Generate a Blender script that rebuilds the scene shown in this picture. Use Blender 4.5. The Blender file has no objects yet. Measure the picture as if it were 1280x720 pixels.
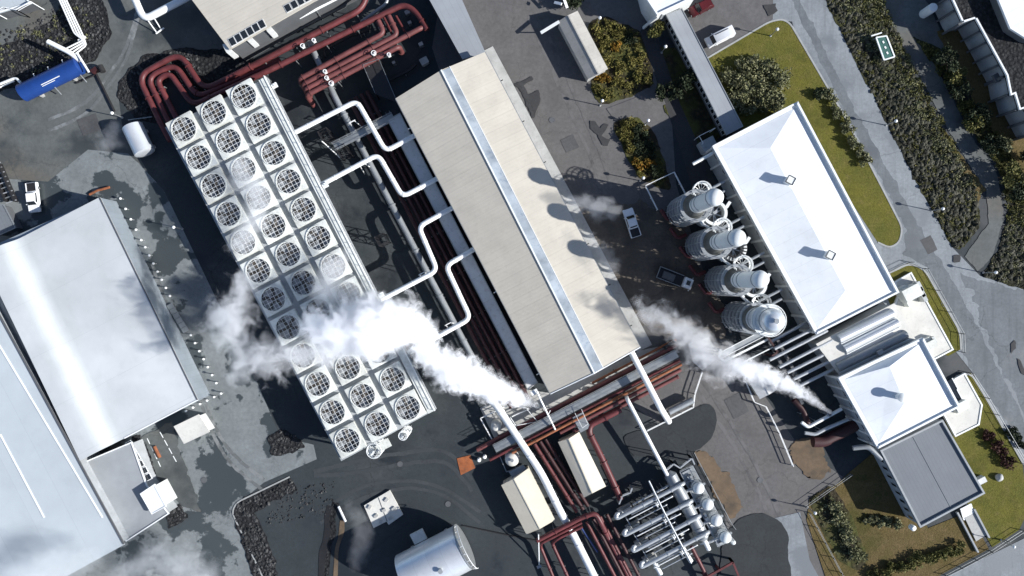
import bpy, bmesh, math, random
from mathutils import Vector, Matrix, noise as mnoise
R = math.radians
scene = bpy.context.scene
C = scene.collection
HC, FP = 130.0, 910.0            # camera height, focal length in photo pixels (1280 wide)
SUN_EL = 29.0
SUN_TRAVEL = Vector((-0.978, 0.208, -math.tan(R(SUN_EL))))
rng = random.Random(7)

def P(px, py, z=0.0):
    """world point at height z seen at pixel (px, py) of the 1280x720 photograph"""
    s = (HC - z) / FP
    return Vector(((px - 640) * s, -(py - 360) * s, z))
def P2(px, py, z=0.0):
    v = P(px, py, z); return (v.x, v.y)
def lerp(a, b, t): return (a[0]+(b[0]-a[0])*t, a[1]+(b[1]-a[1])*t)

ROOTLOC = {}
class MB:
    def __init__(s): s.bm = bmesh.new()
    def face(s, pts):
        vs = [s.bm.verts.new(p) for p in pts]
        try: return s.bm.faces.new(vs)
        except ValueError: return None
    def prism(s, pts, z0, z1, top=None):
        """pts: xy outline; top: other outline for the top; z0/z1 numbers or lists"""
        n = len(pts)
        a = sum(pts[i][0]*pts[(i+1)%n][1]-pts[(i+1)%n][0]*pts[i][1] for i in range(n))
        tp = top or pts
        if a < 0: pts = list(reversed(pts)); tp = list(reversed(tp))
        lo = [s.bm.verts.new((p[0], p[1], z0)) for p in pts]
        hi = [s.bm.verts.new((p[0], p[1], z1)) for p in tp]
        s.bm.faces.new(hi); s.bm.faces.new(list(reversed(lo)))
        for i in range(n):
            j = (i+1) % n
            s.bm.faces.new((lo[i], lo[j], hi[j], hi[i]))
        return s
    def box(s, c, size, rz=0.0):
        x, y, z = size[0]/2, size[1]/2, size[2]/2
        ca, sa = math.cos(rz), math.sin(rz)
        pts = [(c[0]+ca*a-sa*b, c[1]+sa*a+ca*b) for a, b in ((-x,-y),(x,-y),(x,y),(-x,y))]
        return s.prism(pts, c[2]-z, c[2]+z)
    def bar(s, a, b, w, h=None):
        """rectangular bar between two points"""
        a, b = Vector(a), Vector(b); h = h or w
        d = (b-a)
        if d.length < 1e-5: return s
        d.normalize()
        up = Vector((0,0,1)) if abs(d.z) < .95 else Vector((1,0,0))
        sd = d.cross(up).normalized(); up = sd.cross(d)
        ring = lambda p: [s.bm.verts.new(p+sd*x*w/2+up*y*h/2) for x, y in ((-1,-1),(1,-1),(1,1),(-1,1))]
        p, q = ring(a), ring(b)
        s.bm.faces.new(list(reversed(p))); s.bm.faces.new(q)
        for i in range(4):
            j = (i+1) % 4; s.bm.faces.new((p[i], p[j], q[j], q[i]))
        return s
    def tube(s, path, r, n=10, caps=True):
        path = [Vector(p) for p in path]
        rs = r if isinstance(r, (list, tuple)) else [r]*len(path)
        prev = None; rings = []
        for i, p in enumerate(path):
            d = (path[min(i+1, len(path)-1)] - path[max(i-1, 0)])
            if d.length < 1e-6: d = Vector((0,0,1))
            d.normalize()
            if prev is None:
                ref = Vector((0,0,1)) if abs(d.z) < .9 else Vector((1,0,0))
                u = d.cross(ref).normalized()
            else:
                u = (prev - d*prev.dot(d)).normalized()
            prev = u; v = d.cross(u)
            rings.append([s.bm.verts.new(p+(u*math.cos(2*math.pi*k/n)+v*math.sin(2*math.pi*k/n))*rs[i]) for k in range(n)])
        for a, b in zip(rings, rings[1:]):
            for k in range(n):
                j = (k+1) % n; s.bm.faces.new((a[k], a[j], b[j], b[k]))
        if caps:
            s.bm.faces.new(list(reversed(rings[0]))); s.bm.faces.new(rings[-1])
        return s
    def lathe(s, c, prof, n=24, cap0=True, cap1=True):
        """profile [(r, z)] turned about the vertical through c"""
        rings = []
        for r, z in prof:
            if r < 1e-4: rings.append([s.bm.verts.new((c[0], c[1], c[2]+z))])
            else: rings.append([s.bm.verts.new((c[0]+r*math.cos(2*math.pi*k/n), c[1]+r*math.sin(2*math.pi*k/n), c[2]+z)) for k in range(n)])
        for a, b in zip(rings, rings[1:]):
            for k in range(n):
                j = (k+1) % n
                if len(a) == 1 and len(b) == 1: continue
                if len(a) == 1: s.bm.faces.new((a[0], b[j], b[k]))
                elif len(b) == 1: s.bm.faces.new((a[k], a[j], b[0]))
                else: s.bm.faces.new((a[k], a[j], b[j], b[k]))
        if cap0 and len(rings[0]) > 1: s.bm.faces.new(list(reversed(rings[0])))
        if cap1 and len(rings[-1]) > 1: s.bm.faces.new(rings[-1])
        return s
    def ring(s, c, r0, r1, h, n=28):
        return s.lathe(c, [(r0,0),(r1,0),(r1,h),(r0,h),(r0,0)], n, False, False)
    def torus(s, c, Rr, r, n=28, m=6):
        return s.tube([Vector((c[0]+Rr*math.cos(2*math.pi*k/n), c[1]+Rr*math.sin(2*math.pi*k/n), c[2])) for k in range(n+1)], r, m, False)
    def blob(s, c, rx, ry, rz, n, size, rg, hollow=.35):
        for _ in range(n):
            while True:
                d = Vector((rg.gauss(0,1), rg.gauss(0,1), rg.gauss(0,1)))
                if d.length > .01: break
            d.normalize()
            k = hollow + (1-hollow)*rg.random()**.6
            lump = .78 + .4*mnoise.noise(Vector((d.x*1.9+c[0]*.7, d.y*1.9+c[1]*.7, d.z*1.9)))
            p = Vector((c[0]+d.x*rx*k*lump, c[1]+d.y*ry*k*lump, max(.04, c[2]+d.z*rz*k*lump)))
            q = Vector((rg.gauss(0,1), rg.gauss(0,1), rg.gauss(0,1)+.6)).normalized()
            u = q.orthogonal().normalized(); v = q.cross(u)
            a = rg.uniform(0, 6.28); u, v = u*math.cos(a)+v*math.sin(a), v*math.cos(a)-u*math.sin(a)
            w = size*rg.uniform(.6, 1.35)
            s.face([p-u*w, p-v*w*.5, p+u*w, p+v*w*.5])
        return s
    def build(s, name, mat, parent=None, smooth=35):
        me = bpy.data.meshes.new(name)
        base = Vector((0,0,0))
        q = parent
        while q is not None:
            base += Vector(q.location); q = q.parent
        if base.length: bmesh.ops.translate(s.bm, verts=s.bm.verts, vec=-base)
        s.bm.to_mesh(me); s.bm.free()
        if smooth:
            for p in me.polygons: p.use_smooth = True
            me.set_sharp_from_angle(angle=R(smooth))
        if mat: me.materials.append(mat)
        o = bpy.data.objects.new(name, me); C.objects.link(o)
        if parent is not None: o.parent = parent
        return o

def tag(o, label, cat, group=None):
    o['label'] = label; o['category'] = cat
    if group: o['group'] = group
    return o
def thing(name, label, cat, loc, group=None):
    o = bpy.data.objects.new(name, None); C.objects.link(o)
    o.location = loc; o.empty_display_size = .3
    return tag(o, label, cat, group)
def struct(o): o['kind'] = 'structure'; return o
def stuff(o): o['kind'] = 'stuff'; return o
def copy_tree(o, parent=None):
    c = o.copy(); C.objects.link(c)
    if parent is not None: c.parent = parent
    for ch in list(o.children): copy_tree(ch, c)
    return c
ORD = ['first','second','third','fourth','fifth','sixth','seventh','eighth','ninth','tenth','eleventh','twelfth','thirteenth',
       'fourteenth','fifteenth','sixteenth','seventeenth','eighteenth','nineteenth','twentieth']

def fillet(pts, rad, n=6):
    pts = [Vector(p) for p in pts]
    out = [pts[0]]
    for a, b, c in zip(pts, pts[1:], pts[2:]):
        d0, d1 = (a-b), (c-b)
        l = min(rad, d0.length*.48, d1.length*.48)
        p, q = b+d0.normalized()*l, b+d1.normalized()*l
        for k in range(n+1):
            t = k/n; out.append(p*(1-t)**2 + b*2*t*(1-t) + q*t*t)
    out.append(pts[-1]); return out

# ------------------------------------------------------------------ materials
def nodes(name):
    m = bpy.data.materials.new(name); m.use_nodes = True
    nt = m.node_tree; nt.nodes.clear()
    out = nt.nodes.new('ShaderNodeOutputMaterial')
    return m, nt, out
def L(nt, a, b): nt.links.new(a, b)
def ramp(nt, src, stops):
    r = nt.nodes.new('ShaderNodeValToRGB')
    e = r.color_ramp.elements
    while len(e) < len(stops): e.new(.5)
    for el, (p, c) in zip(e, stops):
        el.position = p; el.color = (c[0], c[1], c[2], 1) if isinstance(c, (tuple, list)) else (c, c, c, 1)
    L(nt, src, r.inputs[0]); return r
def noise(nt, vec, scale, detail=4, rough=.55):
    n = nt.nodes.new('ShaderNodeTexNoise')
    n.inputs['Scale'].default_value = scale; n.inputs['Detail'].default_value = detail; n.inputs['Roughness'].default_value = rough
    L(nt, vec, n.inputs['Vector']); return n
def mixc(nt, f, a, b, mode='MIX'):
    m = nt.nodes.new('ShaderNodeMix'); m.data_type = 'RGBA'; m.blend_type = mode
    for sock, v in ((m.inputs[0], f), (m.inputs[6], a), (m.inputs[7], b)):
        if isinstance(v, (int, float)): sock.default_value = v
        elif isinstance(v, (tuple, list)): sock.default_value = (v[0], v[1], v[2], 1)
        else: L(nt, v, sock)
    return m.outputs[2]
def geo(nt): return nt.nodes.new('ShaderNodeNewGeometry').outputs['Position']
def rotated(nt, vec, deg, scale=(1,1,1)):
    m = nt.nodes.new('ShaderNodeMapping'); m.vector_type = 'POINT'
    m.inputs['Rotation'].default_value = (0,0,R(deg)); m.inputs['Scale'].default_value = scale
    L(nt, vec, m.inputs['Vector']); return m.outputs[0]
def bump(nt, h, strength=.3, dist=.05, prev=None):
    b = nt.nodes.new('ShaderNodeBump'); b.inputs['Strength'].default_value = strength; b.inputs['Distance'].default_value = dist
    L(nt, h, b.inputs['Height'])
    if prev is not None: L(nt, prev, b.inputs['Normal'])
    return b.outputs[0]
def bsdf(nt, out, rough=.5, metal=0, spec=.5):
    b = nt.nodes.new('ShaderNodeBsdfPrincipled')
    b.inputs['Roughness'].default_value = rough; b.inputs['Metallic'].default_value = metal
    b.inputs['Specular IOR Level'].default_value = spec
    L(nt, b.outputs[0], out.inputs['Surface']); return b

def paint(name, col, rough=.45, metal=0, var=.22, scale=.8, dirt=.25, dirtcol=(.09,.075,.06), ribs=None, seams=None, spec=.4, coarse=.15, each=0):
    """painted or bare surface: broad tone drift, blotchy dirt, optional ribs (deg, pitch) and seams (deg, pitch)"""
    m, nt, out = nodes(name); g = geo(nt)
    b = bsdf(nt, out, rough, metal, spec)
    n1 = noise(nt, g, scale, 5); n2 = noise(nt, g, coarse, 3); n3 = noise(nt, g, scale*5, 6, .65)
    c = mixc(nt, ramp(nt, n1.outputs[0], [(.3, 0.), (.72, 1.)]).outputs[0], tuple(x*(1-var) for x in col), tuple(min(1, x*(1+var*.35)) for x in col))
    c = mixc(nt, ramp(nt, n2.outputs[0], [(.35, 0.), (.7, var)]).outputs[0], c, tuple(x*.72 for x in col))
    d = ramp(nt, n3.outputs[0], [(.52, 0.), (.78, dirt)])
    c = mixc(nt, d.outputs[0], c, dirtcol)
    nrm = bump(nt, n3.outputs[0], .12, .02)
    if each:      # every piece weathered a little differently
        oi = nt.nodes.new('ShaderNodeObjectInfo'); c = mixc(nt, ramp(nt, oi.outputs['Random'], [(.35, 0.), (1., each)]).outputs[0], c, dirtcol)
    if ribs:
        w = nt.nodes.new('ShaderNodeTexWave'); 
        w.bands_direction = 'X'; L(nt, rotated(nt, g, ribs[0]), w.inputs['Vector'])
        w.inputs['Scale'].default_value = .31416/ribs[1]
        nrm = bump(nt, w.outputs['Fac'], .07, ribs[1]*.1, nrm)
        c = mixc(nt, ramp(nt, w.outputs['Fac'], [(0., .03), (.35, 0.)]).outputs[0], c, tuple(x*.55 for x in col))
    if seams:
        sx = nt.nodes.new('ShaderNodeSeparateXYZ'); L(nt, rotated(nt, g, seams[0]), sx.inputs[0])
        mo = nt.nodes.new('ShaderNodeMath'); mo.operation = 'WRAP'; mo.inputs[1].default_value = seams[1]; mo.inputs[2].default_value = 0
        L(nt, sx.outputs[0], mo.inputs[0])
        lt = nt.nodes.new('ShaderNodeMath'); lt.operation = 'LESS_THAN'; lt.inputs[1].default_value = .07
        L(nt, mo.outputs[0], lt.inputs[0])
        sc = nt.nodes.new('ShaderNodeMath'); sc.operation = 'MULTIPLY'; sc.inputs[1].default_value = .2
        L(nt, lt.outputs[0], sc.inputs[0])
        c = mixc(nt, sc.outputs[0], c, tuple(x*.35 for x in col))
        # each sheet a touch different
        fl = nt.nodes.new('ShaderNodeMath'); fl.operation = 'FLOOR'
        dv = nt.nodes.new('ShaderNodeMath'); dv.operation = 'DIVIDE'; dv.inputs[1].default_value = seams[1]
        L(nt, sx.outputs[0], dv.inputs[0]); L(nt, dv.outputs[0], fl.inputs[0])
        wn = nt.nodes.new('ShaderNodeTexWhiteNoise'); wn.noise_dimensions = '1D'; L(nt, fl.outputs[0], wn.inputs['W'])
        c = mixc(nt, ramp(nt, wn.outputs[0], [(0., 0.), (1., .1)]).outputs[0], c, tuple(x*.6 for x in col))
    L(nt, c, b.inputs['Base Color']); L(nt, nrm, b.inputs['Normal'])
    return m

def asphalt(name, dry, wet=None, lo=.5, hi=.54, wscale=.09, rough=.85, wrough=.35, grain=2.5, streak=None, tint=None):
    """worn paving; wet: colour of damp patches where a broad noise passes lo..hi"""
    m, nt, out = nodes(name); g = geo(nt)
    b = bsdf(nt, out, rough, 0, .35)
    n1 = noise(nt, g, .22, 6, .6); n2 = noise(nt, g, grain, 5, .7); n0 = noise(nt, g, .05, 3)
    c = mixc(nt, ramp(nt, n1.outputs[0], [(.3, 0.), (.7, 1.)]).outputs[0], tuple(x*.78 for x in dry), tuple(x*1.12 for x in dry))
    if tint: c = mixc(nt, ramp(nt, n0.outputs[0], [(.48, 0.), (.62, .75)]).outputs[0], c, tint)
    c = mixc(nt, ramp(nt, n2.outputs[0], [(.35, .4), (.6, 0.)]).outputs[0], c, tuple(x*.5 for x in dry))
    if streak:
        ns = noise(nt, rotated(nt, g, streak, (1.6, .06, 1)), 1., 4)
        c = mixc(nt, ramp(nt, ns.outputs[0], [(.5, 0.), (.72, .4)]).outputs[0], c, tuple(x*.5 for x in dry))
    cv = nt.nodes.new('ShaderNodeTexVoronoi'); cv.feature = 'DISTANCE_TO_EDGE'; cv.inputs['Scale'].default_value = .13
    wv = nt.nodes.new('ShaderNodeVectorMath'); wv.operation = 'ADD'; sv = nt.nodes.new('ShaderNodeVectorMath'); sv.operation = 'SCALE'; sv.inputs[3].default_value = 3.
    L(nt, noise(nt, g, .3, 5, .7).outputs[1], sv.inputs[0]); L(nt, g, wv.inputs[0]); L(nt, sv.outputs[0], wv.inputs[1]); L(nt, wv.outputs[0], cv.inputs['Vector'])
    ck = ramp(nt, cv.outputs['Distance'], [(0., .55), (.014, 0.)])
    ckm = nt.nodes.new('ShaderNodeMath'); ckm.operation = 'MULTIPLY'; L(nt, ck.outputs[0], ckm.inputs[0]); L(nt, ramp(nt, n0.outputs[0], [(.45, 0.), (.55, 1.)]).outputs[0], ckm.inputs[1])
    c = mixc(nt, ckm.outputs[0], c, tuple(x*.35 for x in dry))
    if wet:
        nw = noise(nt, g, wscale, 7, .62)
        f = ramp(nt, nw.outputs[0], [(lo, 0.), (hi, 1.)])
        c = mixc(nt, f.outputs[0], c, wet)
        rr = ramp(nt, nw.outputs[0], [(lo, rough), (hi, wrough)])
        L(nt, rr.outputs[0], b.inputs['Roughness'])
    L(nt, c, b.inputs['Base Color'])
    L(nt, bump(nt, n2.outputs[0], .35, .03), b.inputs['Normal'])
    return m

def gravel(name, a, bcol, scale=2.2, hstr=.9, patch=None):
    m, nt, out = nodes(name); g = geo(nt)
    b = bsdf(nt, out, .95, 0, .2)
    v = nt.nodes.new('ShaderNodeTexVoronoi'); v.inputs['Scale'].default_value = scale; L(nt, g, v.inputs['Vector'])
    n = noise(nt, g, scale*1.3, 6, .7); n2 = noise(nt, g, .18, 4)
    c = mixc(nt, ramp(nt, n.outputs[0], [(.35, 0.), (.68, 1.)]).outputs[0], a, bcol)
    c = mixc(nt, ramp(nt, v.outputs['Distance'], [(.0, 0.), (.6, .7)]).outputs[0], c, tuple(x*.3 for x in a))
    if patch: c = mixc(nt, ramp(nt, n2.outputs[0], [(.45, 0.), (.6, .8)]).outputs[0], c, patch)
    L(nt, c, b.inputs['Base Color'])
    h = nt.nodes.new('ShaderNodeMath'); h.operation = 'SUBTRACT'; L(nt, n.outputs[0], h.inputs[0]); L(nt, v.outputs['Distance'], h.inputs[1])
    L(nt, bump(nt, h.outputs[0], hstr, .25), b.inputs['Normal'])
    return m

def grassmat(name, a, bcol, ccol):
    m, nt, out = nodes(name); g = geo(nt)
    b = bsdf(nt, out, .95, 0, .1)
    n1 = noise(nt, g, .16, 5, .6); n2 = noise(nt, g, 3.2, 5, .75); n3 = noise(nt, g, .55, 4, .6)
    c = mixc(nt, ramp(nt, n1.outputs[0], [(.36, 0.), (.64, 1.)]).outputs[0], a, bcol)
    c = mixc(nt, ramp(nt, n3.outputs[0], [(.48, 0.), (.7, .8)]).outputs[0], c, ccol)
    n4 = noise(nt, g, .09, 6, .7)
    c = mixc(nt, ramp(nt, n4.outputs[0], [(.52, 0.), (.66, .7)]).outputs[0], c, (.055,.062,.016))
    n5 = noise(nt, g, .33, 6, .7)
    c = mixc(nt, ramp(nt, n5.outputs[0], [(.58, 0.), (.7, .6)]).outputs[0], c, (.15,.115,.055))
    c = mixc(nt, ramp(nt, n2.outputs[0], [(.3, .65), (.6, 0.)]).outputs[0], c, tuple(x*.35 for x in a))
    L(nt, c, b.inputs['Base Color']); L(nt, bump(nt, n2.outputs[0], .7, .15), b.inputs['Normal'])
    return m

def leafmat(name, cols):
    m, nt, out = nodes(name)
    gn = nt.nodes.new('ShaderNodeNewGeometry')
    b = bsdf(nt, out, .7, 0, .15)
    n = noise(nt, gn.outputs['Position'], .45, 3)
    k = len(cols)
    r = ramp(nt, gn.outputs['Random Per Island'], [(i/max(1, k-1), c) for i, c in enumerate(cols)])
    c = mixc(nt, ramp(nt, n.outputs[0], [(.42, 0.), (.66, .6)]).outputs[0], r.outputs[0], tuple(x*.45 for x in cols[0]))
    L(nt, c, b.inputs['Base Color'])
    return m

M = {}
M['ground'] = asphalt('dark_yard', (.034,.043,.047), (.019,.023,.027), .46, .64, .11, .9, .5, 1.6, tint=(.06,.067,.07))
M['westyard'] = asphalt('damp_concrete', (.185,.203,.205), (.05,.06,.063), .515, .535, .1, .85, .3, 1.5)
M['northyard'] = asphalt('mottled_paving', (.11,.12,.117), (.05,.057,.057), .5, .62, .07, .85, .45, 1.5, tint=(.12,.105,.085))
M['eastyard'] = asphalt('grey_asphalt', (.122,.118,.116), (.085,.083,.084), .52, .66, .05, .9, .7, 1.5, tint=(.14,.13,.12))
M['road'] = asphalt('worn_road', (.23,.25,.265), (.14,.155,.168), .52, .58, .06, .85, .6, 2., streak=-27.6)
M['darkpatch'] = asphalt('fresh_asphalt', (.028,.033,.036), None, grain=2.)
M['blotch'] = asphalt('dark_blotch', (.045,.045,.046), None, grain=2.)
M['sand'] = asphalt('brown_sand', (.15,.108,.07), (.07,.055,.04), .5, .64, .25, .95, .9, 2.)
M['concrete'] = paint('concrete', (.42,.42,.40), .85, 0, .2, .5, .35)
M['paleconcrete'] = paint('pale_concrete', (.62,.61,.56), .85, 0, .15, .4, .25)
M['kerb'] = paint('kerb_concrete', (.34,.35,.34), .85, 0, .2, .6, .3)
M['lava'] = gravel('lava_gravel', (.022,.023,.025), (.06,.062,.062), 1.7, 1., None)
M['lavagreen'] = gravel('mossy_lava', (.025,.026,.02), (.06,.06,.035), 1.5, 1., (.06,.06,.018))
M['soil'] = gravel('bed_soil', (.045,.037,.025), (.085,.07,.035), 1.2, .7, (.07,.075,.02))
M['lawn'] = grassmat('lawn_grass', (.135,.126,.026), (.105,.108,.026), (.16,.135,.042))
M['lawndry'] = grassmat('dry_grass', (.115,.088,.034), (.13,.097,.045), (.16,.118,.058))
M['white'] = paint('white_paint', (.80,.82,.81), .4, 0, .08, .5, .14)
M['whitepipe'] = paint('white_cladding', (.80,.81,.79), .4, 0, .1, .6, .18)
M['fanwhite'] = paint('fan_deck_white', (.70,.72,.675), .55, 0, .26, .45, .55, (.22,.21,.17), each=.3)
M['greypipe'] = paint('grey_cladding', (.30,.32,.33), .4, .3, .2, .6, .25)
M['greyroof'] = paint('grey_roof_sheet', (.30,.32,.34), .6, 0, .12, .3, .1, seams=(-27.6, 1.1))
M['annexgrey'] = paint('annex_grey_roof', (.34,.36,.375), .4, 0, .25, .12, .12)
M['slate'] = paint('slate_roof_felt', (.155,.172,.19), .75, 0, .12, .3, .15, seams=(-27.6, .62))
M['hallroof'] = paint('cream_roof_sheet', (.50,.465,.395), .55, 0, .1, .25, .12, ribs=(62.4, .62), seams=(62.4, 1.9))
M['barnroof'] = paint('barn_roof_sheet', (.40,.385,.35), .7, 0, .2, .4, .3, seams=(62.4, 1.2))
M['annexroof'] = paint('annex_roof_felt', (.66,.66,.64), .8, 0, .2, .3, .35, seams=(62.4, 4.5))
M['snowroof'] = paint('white_roof_membrane', (.74,.77,.79), .55, 0, .12, .2, .16, (.3,.3,.28), seams=(62.4, 2.4))
M['shedroof'] = paint('silver_roof_membrane', (.53,.555,.56), .38, 0, .24, .07, .1, seams=(62.4, 9.))  # broad tone drift painted in for cloud reflections and steam shadow
M['shedwall'] = paint('shed_wall_sheet', (.34,.39,.43), .35, .3, .2, .2, .15, seams=(62.4, 1.1))
M['shedroof2'] = paint('blue_grey_roof', (.475,.52,.54), .4, 0, .16, .07, .08, seams=(-27.6, 6.))  # fainter drift, likewise standing in for reflected cloud and steam shade
M['wallwhite'] = paint('white_render', (.62,.63,.61), .8, 0, .15, .5, .3)
M['wallgrey'] = paint('grey_render', (.34,.36,.37), .8, 0, .18, .5, .35)
M['walldark'] = paint('dark_cladding', (.10,.105,.11), .6, 0, .15, .6, .2)
M['beige'] = paint('beige_sheet', (.60,.55,.44), .5, 0, .08, .5, .12, ribs=(62.4, .3))
M['red'] = paint('red_cladding', (.125,.03,.031), .5, 0, .42, .9, .5, (.09,.03,.03))
M['redlight'] = paint('faded_red_cladding', (.155,.05,.048), .55, 0, .4, .9, .5, (.08,.03,.03))
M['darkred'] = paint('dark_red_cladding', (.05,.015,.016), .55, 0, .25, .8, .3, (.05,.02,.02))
M['rust'] = paint('rusty_steel', (.28,.10,.045), .8, 0, .4, 1.2, .5, (.06,.03,.02))
M['steel'] = paint('galvanised_steel', (.40,.42,.42), .4, .6, .2, 1., .25)
M['fanblade'] = paint('fan_blade_grey', (.10,.088,.075), .5, .2, .3, 1., .3)
M['tank'] = paint('aluminium_cladding', (.70,.73,.75), .34, .45, .1, .5, .1, seams=(-27.6, 2.6))
M['tankgrey'] = paint('grey_tank', (.46,.48,.49), .35, .4, .12, .5, .2)
M['vesseldark'] = paint('stained_vessel', (.13,.135,.125), .6, .2, .35, .7, .5, (.10,.07,.04))
M['dirt'] = asphalt('brown_dirt_shade', (.115,.098,.08), (.06,.052,.045), .5, .64, .2, .95, .8, 2.)
M['roadside'] = asphalt('damp_road_edge', (.145,.16,.17), (.09,.10,.11), .52, .6, .09, .85, .5, 2., streak=-27.6)
M['track'] = asphalt('yard_track', (.046,.052,.057), (.036,.042,.046), .5, .6, .2, .9, .7, 1.8)
M['westtrack'] = asphalt('west_track', (.13,.14,.14), (.19,.2,.2), .5, .58, .25, .85, .6, 1.8)
M['easttrack'] = asphalt('east_track', (.108,.105,.103), (.122,.118,.116), .46, .56, .3, .9, .8, 1.8)
M['patch'] = asphalt('repair_patch', (.085,.086,.087), None, grain=2.2)
M['vessel'] = paint('vessel_cladding', (.33,.35,.36), .4, .35, .15, .5, .25)
M['vesseltop'] = paint('vessel_dome_white', (.72,.74,.72), .4, 0, .1, .5, .15)
M['blue'] = paint('blue_paint', (.012,.045,.19), .35, 0, .15, .6, .15, (.03,.03,.05))
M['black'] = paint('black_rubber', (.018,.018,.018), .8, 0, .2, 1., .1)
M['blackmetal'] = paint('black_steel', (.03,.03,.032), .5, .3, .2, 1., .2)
M['glass'] = paint('dark_glass', (.018,.022,.026), .08, 0, .1, 1., .0, spec=.8)
M['skylight'] = paint('ridge_skylight', (.40,.45,.49), .25, 0, .5, .3, .7, (.12,.17,.25), seams=(62.4, 1.9))
M['carwhite'] = paint('car_white', (.78,.79,.79), .25, 0, .04, .5, .04)
M['carred'] = paint('car_red', (.085,.014,.016), .25, 0, .1, .5, .1)
M['orange'] = paint('orange_plate', (.34,.105,.035), .85, 0, .5, .9, .8, (.10,.08,.07))
M['green'] = paint('green_panel', (.02,.10,.085), .5, 0, .2, 1., .2)
M['lamp'] = paint('lamp_globe', (.85,.85,.82), .3, 0, .02, 1., 0)
M['bark'] = paint('bark', (.09,.07,.05), .9, 0, .3, 3., .3)
M['shrub'] = leafmat('shrub_leaves', [(.06,.066,.02),(.11,.115,.03),(.19,.17,.06),(.085,.09,.03)])
M['hedge'] = leafmat('hedge_leaves', [(.09,.10,.045),(.16,.165,.08),(.27,.26,.155),(.12,.13,.05)])
M['autumn'] = leafmat('autumn_leaves', [(.13,.10,.015),(.22,.13,.02),(.30,.13,.02),(.10,.09,.02)])
M['conifer'] = leafmat('conifer_needles', [(.02,.03,.016),(.035,.048,.024),(.05,.06,.03),(.028,.035,.018)])
M['redleaf'] = leafmat('purple_leaves', [(.05,.02,.02),(.075,.03,.025),(.06,.04,.02)])
M['bed'] = leafmat('bed_leaves', [(.085,.088,.022),(.15,.14,.038),(.23,.19,.06),(.12,.105,.03)])
M['rockgrey'] = leafmat('grey_rock', [(.018,.019,.02),(.04,.041,.042),(.08,.08,.078),(.028,.029,.03)])
M['rock'] = leafmat('lava_rock', [(.02,.021,.015),(.042,.043,.03),(.085,.082,.06),(.03,.031,.02)])
# ------------------------------------------------------------------ camera, sky, sun
cam = bpy.data.cameras.new('camera'); co = bpy.data.objects.new('camera', cam); C.objects.link(co)
co.location = (0,0,HC); cam.sensor_width = 36; cam.lens = 36*FP/1280; cam.clip_end = 6000; cam.clip_start = 1
scene.camera = co
w = bpy.data.worlds.new('World'); scene.world = w; w.use_nodes = True
nt = w.node_tree; bg = nt.nodes['Background']
sky = nt.nodes.new('ShaderNodeTexSky'); sky.sky_type = 'NISHITA'; sky.sun_disc = False
sky.sun_elevation = R(SUN_EL); sky.sun_rotation = math.atan2(0.978, -0.208); sky.air_density = .6; sky.dust_density = .4
nt.links.new(sky.outputs[0], bg.inputs[0]); bg.inputs[1].default_value = .11
sl = bpy.data.lights.new('sun', 'SUN'); sl.energy = 5.0; sl.angle = R(.5); sl.color = (1., .98, .955)
so = bpy.data.objects.new('sun', sl); C.objects.link(so); so.rotation_euler = SUN_TRAVEL.to_track_quat('-Z','Y').to_euler()
so.location = (90,-20,80)
vs = scene.view_settings; vs.view_transform = 'Standard'; vs.look = 'None'; vs.gamma = 1; vs.exposure = .68
scene.render.engine = 'CYCLES'
cy = scene.cycles; cy.use_denoising = True; cy.max_bounces = 10; cy.volume_bounces = 10; cy.transparent_max_bounces = 16
cy.volume_max_steps = 256; cy.sample_clamp_indirect = 4; cy.volume_step_rate = 1.5

# ------------------------------------------------------------------ ground sheets
LAYER = [0.0]
def sheet(name, pts, mat, z=None, kind='structure', rad=0, rag=0):
    LAYER[0] += .0025
    z = LAYER[0] if z is None else z
    p3 = [P(x, y, 0) for x, y in pts]
    if rad:
        q = [p3[-1].lerp(p3[0], .5)] + p3 + [p3[-1].lerp(p3[0], .5)]
        p3 = fillet(q, rad)[:-1]
    if rag:
        q = []
        for a, b in zip(p3, p3[1:]+p3[:1]):
            n = max(1, int((b-a).length/.45))
            for k in range(n):
                c = a.lerp(b, k/n); w_ = c*.55; f_ = c*1.9
                q.append(c+Vector((mnoise.noise(w_)+.5*mnoise.noise(f_), mnoise.noise(w_+Vector((9,3,1)))+.5*mnoise.noise(f_+Vector((5,5,5))), 0))*rag)
        p3 = q
    mb = MB(); f = mb.face([(p.x, p.y, z) for p in p3])
    if f.normal.z < 0 or (f.normal_update() or f.normal.z < 0): f.normal_flip()
    bmesh.ops.triangulate(mb.bm, faces=mb.bm.faces[:])
    o = mb.build(name, mat, smooth=0); o['kind'] = kind; return o
mb = MB(); mb.face([(-2500,-2500,0),(2500,-2500,0),(2500,2500,0),(-2500,2500,0)]); struct(mb.build('ground', M['ground'], smooth=0))
sheet('west_road', [(-90,395),(-90,215),(60,225),(110,185),(160,190),(205,238),(270,373),(318,470),(350,545),(392,556),(396,574),(330,603),(292,634),(318,690),(352,770),(-90,770)], M['westyard'])
sheet('north_yard', [(-90,-60),(240,-60),(292,66),(225,60),(172,88),(148,120),(153,160),(185,215),(160,192),(110,187),(60,227),(-90,217)], M['northyard'])
sheet('east_yard', [(560,-60),(800,-60),(838,120),(845,230),(905,420),(1000,560),(1090,620),(1005,640),(1045,770),(925,770),(905,640),(868,560),(780,500),(700,440),(620,300),(540,60)], M['eastyard'])
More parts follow.
